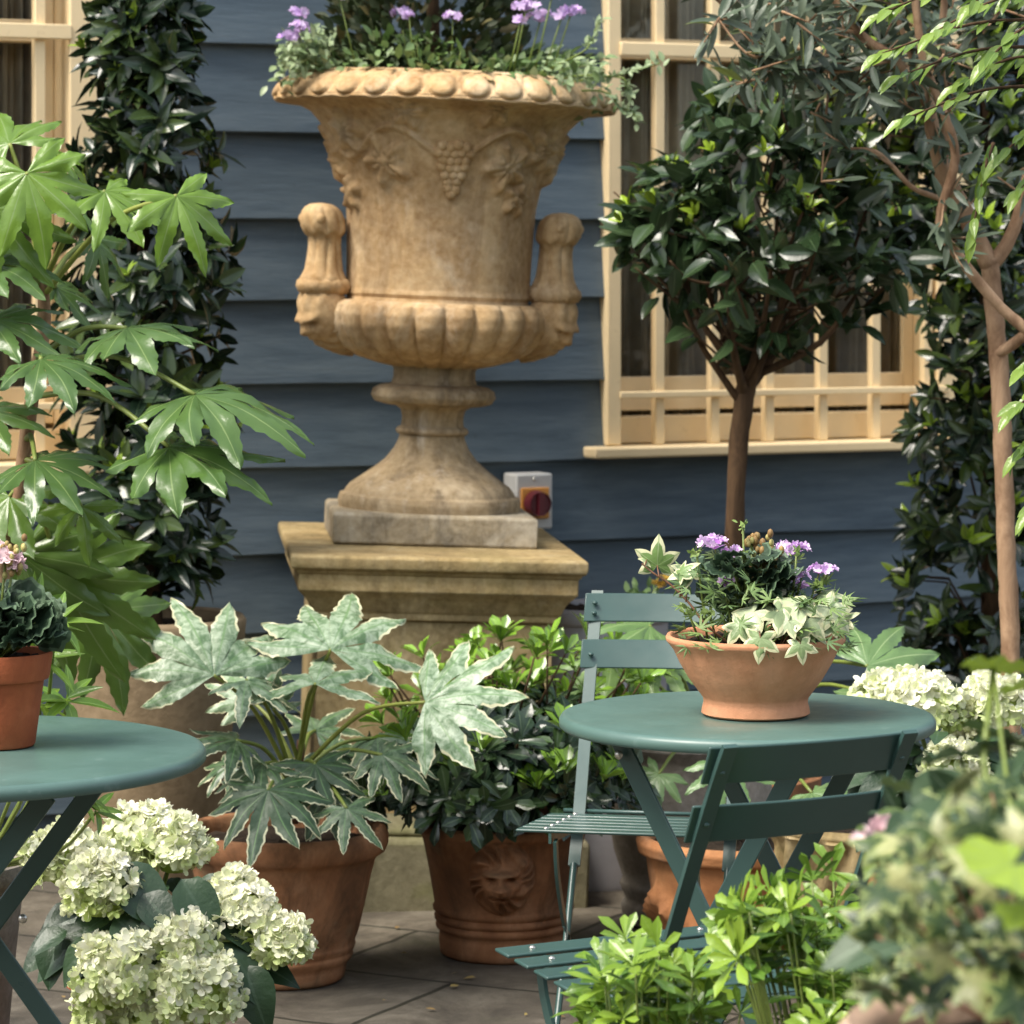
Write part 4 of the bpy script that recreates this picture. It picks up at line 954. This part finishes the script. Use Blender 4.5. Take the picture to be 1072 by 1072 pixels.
# hydrangeas
def hydrangea(label,c,heads,leaves,Y,grp):
    t=plant('hydrangea',label,'flower',grp,c=tuple(c)); st=MB(); lf=MB()
    for (x,y,r,dy) in heads:
        p=P(x,y,Y+dy); R=r*Y/FPX; hm=MB(); n=int(360*(R/.08)**2)+70
        for k in range(n):
            v=rv(); v=v/np.linalg.norm(v)
            if v[2]<-.6: v[2]*=-1
            lump=1+.10*math.sin(6*v[0]+x)+.08*math.sin(7*v[2]+y)
            pos=v*R*A(1.0,1.0,.86)*lump*(U(.93,1.02) if k%5 else U(.7,.9))
            yg=min(1,max(0,.30-.40*v[2]+U(-.35,.40)))
            inst(hm,FLOR[int(RNG.integers(3))],pos,rv(),v+rv(.20),U(.026,.035),yng=yg)
        ball(hm,(0,0,0),R*.74,12,rnd=.3,yng=1.0)
        o=hm.build('flower_head',M['hyd'],t); o.location=local(t,p)
        tube(st,[local(t,np.asarray(c)+A(U(-.03,.03),U(-.03,.03),0)),local(t,(p+np.asarray(c))/2+A(0,0,.04)),local(t,p)],.005,.004,n=5)
    for (x,y,tx,ty,dy,sz) in leaves:
        p=P(x,y,Y+dy); e=P(tx,ty,Y+dy-.05); L=np.linalg.norm(e-p)*sz
        inst(lf,OVATE[int(RNG.integers(3))],local(t,p),e-p,A(U(-.2,.2),-.55,.8),L)
    st.build('stem',M['stalk'],t); lf.build('foliage',M['hyleaf'],t); return t
HL=[]
for k in range(120):
    q=U(0,6.28); r=U(15,85); x=165+r*math.cos(q)*1.15; y=965+r*math.sin(q)*.62; HL.append((x,y,x+55*math.cos(q)+U(-15,15),y+28*math.sin(q)+34+U(-10,10),U(-.15,.2),U(.6,.95)))
HL+=[(120,905,175,965,-.12,1.1),(150,935,185,975,-.14,1.1),(190,920,225,975,-.14,1.1),(150,950,120,1005,-.15,1.0),(225,950,262,985,-.12,1.0),(120,960,165,1000,-.16,1.1),(240,1000,300,1010,-.1,1.1),(255,1010,275,1065,-.16,1.2),(60,975,50,1020,-.05,1.2),(230,985,280,1035,-.15,1.1)]
hydrangea('cream and lime mophead hydrangea flowering below the left table',hp+A(0,0,.19),[(70,898,40,-.05),(105,930,40,-.12),(150,880,42,.05),(183,888,36,.02),(247,938,28,-.05),(256,962,36,-.10),(293,988,31,-.12),(195,985,33,-.16),(125,1020,45,-.18),(110,1055,34,-.15),(205,1040,45,-.2),(160,1058,38,-.16)],HL,5.78,'white hydrangeas')
HL=[]
for k in range(60):
    q=U(0,6.28); r=U(20,70); x=985+r*math.cos(q)*1.1; y=805+r*math.sin(q)*.6; HL.append((x,y,x+50*math.cos(q)+U(-15,15),y+25*math.sin(q)+25+U(-10,10),U(-.15,.2),U(.9,1.2)))
hydrangea('pale cream hydrangea heads behind the round table near tan trunk',rp+A(0,0,.295),[(925,732,30,0),(968,740,38,-.05),(950,725,26,.05),(1040,738,34,0),(996,806,32,-.1),(1060,800,30,0),(1015,760,26,.1)],HL,6.1,'white hydrangeas')

# bowl planting
bz=bp+A(0,0,.11)
iv=plant('ivy','cream edged ivy trailing over the rim of the terracotta bowl','climber',c=tuple(bz)); st=MB(); lf=MB()
for (x,y,tx,ty,dy,sz,yg,n_) in [(688,592,690,556,0,1,.05,(0,-.75,.6)),(712,600,724,588,-.02,1.2,.1,(.1,-.6,.8)),(722,597,705,600,0,1.5,.3,(0,-.6,.8)),(678,588,668,582,0,1,.5,(0,-.5,.8)),(790,640,770,655,-.08,1.6,.9,(-.2,-.55,.8)),(800,632,825,625,-.05,1.7,.85,(.2,-.45,.9)),(838,632,812,640,-.1,1.6,.7,(0,-.5,.9)),(868,635,885,652,-.06,1.7,.9,(.25,-.7,.7)),(846,648,838,672,-.12,1.3,.6,(.1,-.8,.5)),(796,668,794,690,-.14,1.4,.3,(-.1,-.85,.4)),(838,674,842,694,-.14,1.2,.25,(.1,-.85,.4)),(858,622,878,618,-.02,1.5,.5,(.1,-.4,.9)),(826,650,812,664,-.13,1.3,.6,(0,-.7,.6)),(850,660,864,668,-.1,1.2,.2,(.1,-.7,.6)),(880,650,893,640,-.03,1.4,.8,(.2,-.5,.8)),(775,655,762,672,-.11,1.3,.2,(-.1,-.7,.6)),(815,640,838,654,-.12,1.4,.4,(.1,-.6,.7)),(870,655,852,648,-.06,1.3,.3,(.1,-.5,.8))]:
    b_=P(x,y,5.33+dy); e_=P(tx,ty,5.33+dy-.01); inst(lf,IVY[int(RNG.integers(3))],local(iv,b_),e_-b_,A(*n_),np.linalg.norm(e_-b_)*sz*.95,yng=yg)
    s0=bz+A((b_[0]-bz[0])*.55,(b_[1]-bz[1])*.5,0) if x>740 else None
    if s0 is not None: tube(st,[local(iv,p) for p in smooth_pts([s0,(s0+b_)/2+A(0,0,.02),b_],3)],.0016,.0011,n=5)
vine=smooth_pts([bz+A(-.03,-.02,-.005)]+PP([(740,655,5.30),(722,632,5.31),(702,612,5.32),(684,600,5.32),(672,590,5.33)]),4); tube(st,[local(iv,p) for p in vine],.0022,.0015,n=5)
for a_,b_ in (((690,604),(688,592)),((712,625),(711,600)),((718,630),(722,597)),((675,592),(677,586))): tube(st,[local(iv,P(*a_,5.31)),local(iv,P(*b_,5.33))],.0014,.001,n=5)
st.build('stem',M['stalk_red'],iv); lf.build('foliage',M['ivy'],iv)
vb=plant('verbena','purple and white verbena among feathery leaves in the terracotta bowl','flower',c=tuple(bz)); st=MB(); lf=MB()
def cluster(parent,p,r,n,mat,tpls=STAR,fs=(.014,.018),up=.5):
    hm=MB()
    for k in range(n):
        v=rv(); v=v/np.linalg.norm(v); v[2]=abs(v[2])*.8+up*.2
        inst(hm,tpls[k%len(tpls)],v*r*A(1,1,.55),rv(),v+rv(.2),U(*fs),yng=U(0,.8))
    for k in range(5): inst(hm,TINY[k%2],A(0,0,-.25*r),A(math.cos(k*1.25),math.sin(k*1.25),.5),A(0,0,1),r*.8)
    o=hm.build('flower_head',mat,parent); o.location=local(parent,p); return o
for (x,y,r,n) in [(748,571,.026,22),(768,578,.014,8),(829,577,.027,24),(858,598,.018,12),(868,597,.012,7),(826,607,.014,8),(840,603,.010,6),(757,610,.010,6),(767,606,.010,5),(838,615,.010,6)]:
    p=P(x,y,5.32+U(-.04,.03)); cluster(vb,p,r,n,M['violet'])
    b0=bz+A((p[0]-bz[0])*.7,U(-.05,.03),0); tube(st,[local(vb,q) for q in smooth_pts([b0,(b0+p)/2+A(0,0,.01),p],3)],.0016,.0013,n=5)
    for k in range(7):
        t=U(.15,.9); q=b0+(p-b0)*t; inst(lf,FEATH[k%2],local(vb,q),A(U(-1,1),U(-1,.6),U(-.1,.8)),A(0,-.4,.9)+rv(.3),U(.022,.036),yng=U(0,.5))
for i in range(210):
    x=U(712,890); y=U(625,682) if x>790 else U(598,680); p=P(x,min(y,678-abs(x-790)*.0),5.31+U(-.11,.08))
    inst(lf,FEATH[i%2],local(vb,p),A(U(-1,1)+(x-790)/90,U(-1,.4),U(-.2,.9)),A(0,-.4,.9)+rv(.3),U(.02,.038),yng=U(0,.6))
for (x,y) in [(778,552),(729,577),(834,580),(783,585),(762,618),(802,612),(720,640),(860,612),(742,640)]:
    p=P(x,y,5.31)
    for k in range(14): inst(lf,TINY[k%2],local(vb,p+rv(.004)),rv()+A(0,0,.6),rv(),U(.008,.015),yng=U(.4,1))
    tube(st,[local(vb,p),local(vb,P(x+(790-x)*.2,675,5.33))],.0018,.002,n=5)
st.build('stem',M['stalk'],vb); lf.build('foliage',M['feath'],vb)
pg=plant('pelargonium','dark ruffled pelargonium with bronze buds in the terracotta bowl','flower',c=tuple(bz)); st=MB(); lf=MB(); bd=MB()
for i in range(75):
    q=U(0,6.28); r=math.sqrt(U(0,1)); x=782+math.cos(q)*r*48; y=612-U(-30,38)*(1-.35*r); p=P(x,y,5.35+math.sin(q)*r*.07-.02)
    inst(lf,RUFF[i%3],local(pg,p),A(math.cos(q),math.sin(q)*.6-.3,U(-.1,.8)),A(0,-.5,.8)+rv(.35),U(.035,.055),yng=0)
    if i%2==0: tube(st,[local(pg,bz+A(0,0.02,0)),local(pg,p)],.0018,.0015,n=5)
for (cx,cy,n,r) in [(802,577,46,.024),(786,568,14,.012),(797,598,26,.016),(790,603,10,.012)]:
    for k in range(n):
        p=P(cx,cy,5.33)+rv(r*.5); ball(bd,local(pg,p),U(.0035,.0055),6,(1,1,1.5),rnd=U(0,1),yng=U(0,1) if U(0,1)<.5 else 0)
    tube(st,[local(pg,P(cx,cy,5.33)),local(pg,bz+A(.01,0,0))],.0025,.003,n=5)
st.build('stem',M['stalk'],pg); lf.build('foliage',M['pelarg'],pg); bd.build('flower_bud',M['bud'],pg)
# left pot planting
sz_=sp_+A(0,0,.122)
pl=plant('pelargonium','pink flowering pelargonium with dark ruffled leaves in small red pot','flower',c=tuple(sz_)); st=MB(); lf=MB(); bd=MB()
for i in range(80):
    q=U(0,6.28); r=math.sqrt(U(0,1)); x=-6+math.cos(q)*r*55; y=650-U(-28,30)*(1-.4*r); p=P(x,y,4.98+math.sin(q)*r*.07)
    inst(lf,RUFF[i%3],local(pl,p),A(math.cos(q),math.sin(q)*.6-.3,U(-.2,.7)),A(.1,-.75,.55)+rv(.3),U(.045,.068))
    if i%2==0: tube(st,[local(pl,sz_),local(pl,p)],.002,.0016,n=5)
for (cx,cy,r,n) in [(6,585,.020,20),(-12,578,.026,22),(14,592,.012,8)]: cluster(pl,P(cx,cy,4.96),r,n,M['pink'],fs=(.022,.030)); tube(st,[local(pl,P(cx,cy,4.96)),local(pl,sz_)],.002,.0025,n=5)
for k in range(30): ball(bd,local(pl,P(12,U(570,602),4.96)+rv(.010)),U(.003,.005),6,(1,1,1.4),rnd=U(0,1),yng=U(0,1))
st.build('stem',M['stalk'],pl); lf.build('foliage',M['pelarg'],pl); bd.build('flower_bud',M['bud'],pl)
sh=plant('shrub','light green lance leaved shrub behind the small red pot','shrub',c=tuple(fgp+A(.1,-.05,.35))); st=MB(); lf=MB()
for (x,y,Yv,n,L) in [(58,655,5.3,10,.085),(44,690,5.35,9,.08),(70,735,5.4,8,.08),(40,740,5.4,8,.08),(85,835,5.45,8,.07),(30,640,5.45,8,.08),(100,850,5.5,6,.06)]:
    p=P(x,y,Yv); whorl(lf,LANCE,local(sh,p),A(.5,-.4,.6)+rv(.2),n,L,85,.3,U(.1,.6)); s0=np.array(sh.location); tube(st,[local(sh,q) for q in smooth_pts([s0,(s0+p)/2+A(.05,-.1,.0),p],4)],.004,.003,n=5)
st.build('stem',M['stalk'],sh); lf.build('foliage',M['fresh'],sh)

# urn planting
uz=np.array(urn.matrix_basis@Vector((0,0,zy(86))))
tp_=plant('alyssum','leafy trailing plant with lilac flowers spilling over the urn rim','flower',c=tuple(uz)); lf=MB(); st=MB()
for i in range(1500):
    q=U(0,6.28); r=U(.10,.355)
    h=U(0,.085)*(1-.3*(r/.36))+max(0,.05*math.sin(3*q+1)); 
    if r>.33: h*=.5
    p=uz+A(r*math.cos(q),r*math.sin(q),h+.012*math.cos(q)*-1)
    inst(lf,TINY[i%2],local(tp_,p),A(math.cos(q)*.8,math.sin(q)*.8-.2,U(-.2,1))+rv(.4),A(0,-.3,.9)+rv(.3),U(.022,.042),yng=U(0,.6) if U(0,1)<.5 else 0)
    if i%9==0: tube(st,[local(tp_,uz+A(r*.8*math.cos(q),r*.8*math.sin(q),-.02)),local(tp_,p)],.0018,.0012,n=4)
for k in range(55):   # left mound and hanging bits at right
    p=P(U(295,345),U(38,82),7.75)+A(0,U(-.1,.1),0)
    for j in range(9): inst(lf,TINY[j%2],local(tp_,p+rv(.015)),rv()+A(-.3,-.3,.4),A(0,-.4,.9)+rv(.3),U(.018,.032),yng=U(.2,.8))
for k in range(26):
    p=P(U(575,640),U(60,108),7.7)+A(0,U(-.1,.1),0)
    for j in range(7): inst(lf,TINY[j%2],local(tp_,p+rv(.014)),rv()+A(.4,-.3,-.2),A(0,-.4,.9)+rv(.3),U(.018,.034),yng=U(.1,.7))
for pts in ([(600,80),(640,80),(665,74),(692,66)],[(600,60),(618,45),(626,22)],[(625,95),(648,112),(662,117),(668,128)],[(640,80),(655,96),(658,104)]):
    q=smooth_pts([uz+A(.1,-.05,-.02)]+PP([(a_,b_,7.65) for a_,b_ in pts]),4); tube(st,[local(tp_,p) for p in q],.003,.0015,n=5)
    for p in q[6:]:
        for j in range(3): inst(lf,TINY[j%2],local(tp_,p+rv(.004)),rv()+A(.3,-.3,.2),A(0,-.5,.8)+rv(.3),U(.016,.03),yng=U(.3,.9))
for (x,y,r,n) in [(313,15,.022,16),(304,40,.024,18),(318,34,.018,12),(313,28,.02,12),(420,14,.020,14),(428,16,.012,8),(474,18,.018,12),(551,8,.028,22),(566,20,.034,28),(598,14,.028,22),(578,-4,.026,18),(355,-4,.02,12),(545,22,.014,8),(588,18,.014,8)]:
    p=P(x,y,7.62+U(0,.1)); cluster(tp_,p,r,n,M['lilac'],fs=(.016,.024)); tube(st,[local(tp_,p),local(tp_,uz+A((p[0]-uz[0])*.8,(p[1]-uz[1])*.8,-.01))],.0018,.0018,n=4)
st.build('stem',M['stalk'],tp_); lf.build('foliage',M['trail'],tp_)
cf=plant('conifer','dark upright conifer rising from the centre of the urn','tree',c=tuple(uz+A(-.03,.02,0))); lf=MB()
for i in range(3200):
    q=U(0,6.28); z=U(.02,.62); r=.255*(1-(z/.75)**1.6)*math.sqrt(U(.3,1)); p=A(r*math.cos(q)-.02,r*math.sin(q),z)
    inst(lf,TINY[i%2],p,A(math.cos(q),math.sin(q),.7)+rv(.35),rv(),U(.025,.05),yng=U(.3,.9) if U(0,1)<.2 else 0)
st=MB(); tube(st,[A(0,0,-.02),A(0,0,.6)],.02,.006); st.build('trunk',M['bark_dark'],cf); lf.build('foliage',M['conifer'],cf)
# little yellow flowers in zinc drum
yf=plant('marigold','tiny yellow flowering plant in the grey zinc drum','flower',c=tuple(gpz+A(.1,0,.625))); lf=MB(); st=MB()
for (x,y) in [(690,612),(696,606)]:
    p=P(x,y,7.72); cluster(yf,p,.014,9,M['yellow'],fs=(.016,.02)); tube(st,[local(yf,p),A(.0,0,.0)],.0018,.002,n=4)
for i in range(40): inst(lf,TINY[i%2],A(U(-.03,.05),U(-.04,.03),U(0,.05)),rv()+A(0,0,.5),rv(),U(.02,.035))
st.build('stem',M['stalk'],yf); lf.build('foliage',M['feath'],yf)

# ------------------------------------------------------------------ foreground planting
def tall_pot(label,c,h,r,mat,name='terracotta_pot'):
    return pot(name,label,'plant pot',c,[(0,0),(r*.7,0),(r*.74,.01),(r*.88,h*.6),(r*.97,h-.06),(r*1.08,h-.055),(r*1.12,h-.01),(r*1.06,h),(r*.95,h-.01),(r*.92,h-.05)],mat,h-.035,r*.92)
f1=A((690-536)/FPX*4.15,4.15,0); f2=A((905-536)/FPX*4.0,4.0,0)
tall_pot('low terracotta pot under the fresh green shrub at bottom centre',f1,.30,.15,M['tc_old'])
tall_pot('tall terracotta pot under the fresh green shrub beside near chair',f2,.42,.15,M['tc_old'])
def fresh_shrub(label,c,pts,Y):
    t=plant('shrub',label,'shrub','fresh green shrubs in the foreground',c=tuple(c)); st=MB(); lf=MB()
    for (x,y,dy,n,L) in pts:
        p=P(x,y,Y+dy); ax=nrm(A((x-((c[0]/c[1])*FPX+536))/110,U(-.8,.1),.9)+rv(.35))
        whorl(lf,OBOV,local(t,p),ax,n,L,70,.28,U(.0,1.0),ws=.85)
        s0=np.asarray(c)+A((p[0]-c[0])*.6,(p[1]-c[1])*.6,0); tube(st,[local(t,q) for q in smooth_pts([s0,(s0+p)/2,p],3)],.0020,.0014,n=5,yng=0)
        for k in range(5):
            q=p-ax*U(.015,.07)+rv(.008); inst(lf,OBOV[k%3],local(t,q),A(U(-1,1),U(-1,.3),U(-.1,.5)),A(0,-.3,.9)+rv(.2),L*U(.7,1),ws=.85,yng=U(0,.35))
    st.build('stem',M['stalk'],t); lf.build('foliage',M['fresh'],t)
pts=[]
for k in range(46):
    x=U(605,745); pts.append((x,U(1000,1095)+abs(x-665)*.20,U(-.14,.14),int(RNG.integers(6,10)),U(.040,.062)))
fresh_shrub('fresh lime green shrub lit at the bottom centre before the chair seat',f1+A(0,0,.27),pts+[(655,985,0,8,.052),(690,995,-.05,8,.052),(630,1012,0,8,.05),(720,1020,.02,8,.05),(775,1062,0,7,.045),(815,1066,.0,7,.045)],4.2)
pts=[]
for k in range(44):
    x=U(768,905); pts.append((x,U(935,1005)+max(0,840-x)*.12+max(0,x-860)*1.0,U(-.12,.15),int(RNG.integers(6,10)),U(.038,.058)))
fresh_shrub('fresh lime green shrub over the right side of the near chair seat',f2+A(0,0,.39),pts+[(U(850,912),U(1015,1095),U(-.15,.05),8,U(.04,.055)) for _ in range(30)]+[(775,965,0,8,.05),(850,922,0,9,.05),(872,915,.1,9,.045),(800,945,0,8,.048)],4.15)
f3=A((1095-536)/FPX*2.6,2.6,0)
tall_pot('tall pale tan planter blurred at the bottom right corner',f3,.845,.145,M['tan_pot'])
IV2=leafmat('ivy_mound_leaf',(.014,.036,.012),(.05,.095,.020),(.44,.45,.20),edge=(.24,.29,.09),edge_at=.89,rough=.4,trans=.2,vein=(.2,.26,.12))
iv2=plant('ivy','blurred cream and green variegated ivy mound close to camera at right','climber',c=tuple(f3+A(0,0,.83))); st=MB(); lf=MB()
for i in range(165):
    x=U(912,1110); y=U(800,1050) if i<240 else U(930,1075); 
    if y<815+max(0,(1000-x))*1.0: y+=95
    p=P(x,y,2.75+U(-.42,.28)); inst(lf,IVY[i%3],local(iv2,p),A(U(-1,1),U(-1,.4),U(-.7,.5)),A(0,-.6,.7)+rv(.35),U(.018,.036),yng=U(.3,1) if U(0,1)<.26 else 0)
    if i%6==0: tube(st,[local(iv2,f3+A(0,0,.82)),local(iv2,p)],.002,.0012,n=4)
st.build('stem',M['stalk_red'],iv2); lf.build('foliage',IV2,iv2)
bw=plant('pelargonium','blurred broad round leaved plant with pink buds at the right edge','flower',c=tuple(f3+A(.02,.05,.83))); st=MB(); lf=MB()
BR=[round_tpl(.03,seed=9,cup=.05),round_tpl(.05,seed=10,cup=.0)]
for (x,y,L,Yv,n_,yg) in [(1005,790,.075,3.0,(.1,-.6,.75),0),(1055,775,.07,3.0,(.1,-.6,.75),.1),(1030,830,.08,2.9,(-.1,-.6,.75),0),(1075,835,.075,2.85,(.1,-.5,.8),.1),(1058,1000,.062,2.4,(.0,-.35,.9),.0),(1060,905,.06,2.3,(.1,-.5,.8),.9),(1075,945,.05,2.3,(0,-.6,.8),1),(1080,720,.06,2.9,(.1,-.5,.8),.7),(1040,700,.05,3.0,(.1,-.4,.8),.8),(1010,880,.06,2.9,(.0,-.6,.75),.2),(955,830,.05,3.1,(0,-.6,.8),.1),(985,860,.06,3.0,(0,-.6,.8),0),(1040,870,.06,3.0,(0,-.6,.8),.1),(945,880,.05,3.1,(0,-.6,.8),.1),(1085,1020,.06,2.5,(0,-.5,.8),.1),(1000,930,.05,2.8,(0,-.6,.8),.2)]:
    p=P(x,y,Yv); inst(lf,BR[int(RNG.integers(2))],local(bw,p),A(U(-.6,.6),-.5,U(-.1,.3)),A(*n_),L*1.15,yng=yg)
    tube(st,[local(bw,q) for q in smooth_pts([f3+A(.02,.05,.82),(p+f3+A(0,.05,.86))/2,p],4)],.0028,.002,n=5)
for i in range(120):
    p=P(U(905,1080),U(850,980),3.1+U(-.1,.2)); inst(lf,TINY[i%2],local(bw,p),rv(),A(0,-.5,.8)+rv(.3),U(.02,.035),yng=U(0,.4))
for i in range(46):
    p=P(U(925,1090),U(835,1060),2.75+U(-.3,.3)); inst(lf,OVATE[i%3],local(bw,p),A(U(-1,1),U(-1,.2),U(-.5,.4)),A(0,-.5,.8)+rv(.3),U(.034,.062),yng=0)
tube(st,[local(bw,q) for q in PP([(1040,900,2.9),(1030,790,2.95),(1040,700,3.0)])],.004,.003,n=6)
for (x,y) in [(918,870),(930,862),(905,880),(1065,860)]: cluster(bw,P(x,y,3.0),.010,8,M['pink'],fs=(.010,.016))
MR=leafmat('round_leaf',(.025,.055,.022),(.065,.115,.05),(.30,.42,.04),rough=.5,trans=.2,vein=(.16,.22,.14))
st.build('stem',M['stalk'],bw); lf.build('foliage',MR,bw)

# ------------------------------------------------------------------ litter on the flags
lt=MB()
for i in range(60):
    Y=U(5.9,7.2); X=P(U(-40,900),0,Y)[0]; inst(lt,TINY[i%2],A(X,Y,.006),A(U(-1,1),U(-1,1),0),A(0,0,1)+rv(.3),U(.010,.026),yng=U(0,.4))
lo=lt.build('leaf_litter',M['bud']); tag(lo,'scattered bits of dry leaf litter on the stone paving','leaf litter',kind='stuff')
# ------------------------------------------------------------------ light, sky, camera
w=bpy.data.worlds.new('World'); SC.world=w; w.use_nodes=True; nt=w.node_tree
bg=nt.nodes['Background']; sky=nt.nodes.new('ShaderNodeTexSky'); sky.sky_type='NISHITA'; sky.sun_disc=False
SD=nrm(A(-.46,-.30,.84))     # towards the sun
el=math.asin(SD[2]); az=math.atan2(SD[0],SD[1])
sky.sun_elevation=el; sky.sun_rotation=az; sky.air_density=1.3; sky.dust_density=3.0; sky.ozone_density=1.0
hs=nt.nodes.new('ShaderNodeHueSaturation'); hs.inputs['Saturation'].default_value=.55; nt.links.new(sky.outputs[0],hs.inputs['Color']); nt.links.new(hs.outputs[0],bg.inputs[0]); bg.inputs[1].default_value=.15
sl=bpy.data.lights.new('sun','SUN'); sl.energy=2.6; sl.angle=math.radians(28); sl.color=(1,.93,.83)
so=bpy.data.objects.new('sun',sl); COL.objects.link(so); so.rotation_euler=Vector(-SD).to_track_quat('-Z','Y').to_euler()
cam=bpy.data.cameras.new('camera'); co=bpy.data.objects.new('camera',cam); COL.objects.link(co); SC.camera=co
co.location=(0,0,CZ); co.rotation_euler=(math.pi/2,0,0)
cam.sensor_width=36; cam.lens=36*FPX/1072; cam.shift_y=-(536-HY)/1072; cam.clip_end=300; cam.clip_start=.1
cam.dof.use_dof=True; cam.dof.focus_distance=5.25; cam.dof.aperture_fstop=9.0; cam.dof.aperture_blades=9
vs=SC.view_settings; SC.display_settings.display_device='sRGB'; vs.view_transform='Standard'; vs.look='None'; vs.exposure=1.03; vs.gamma=1; vs.use_curve_mapping=False
SC.render.engine='CYCLES'; SC.cycles.max_bounces=8; SC.cycles.transparent_max_bounces=12; SC.cycles.use_denoising=True
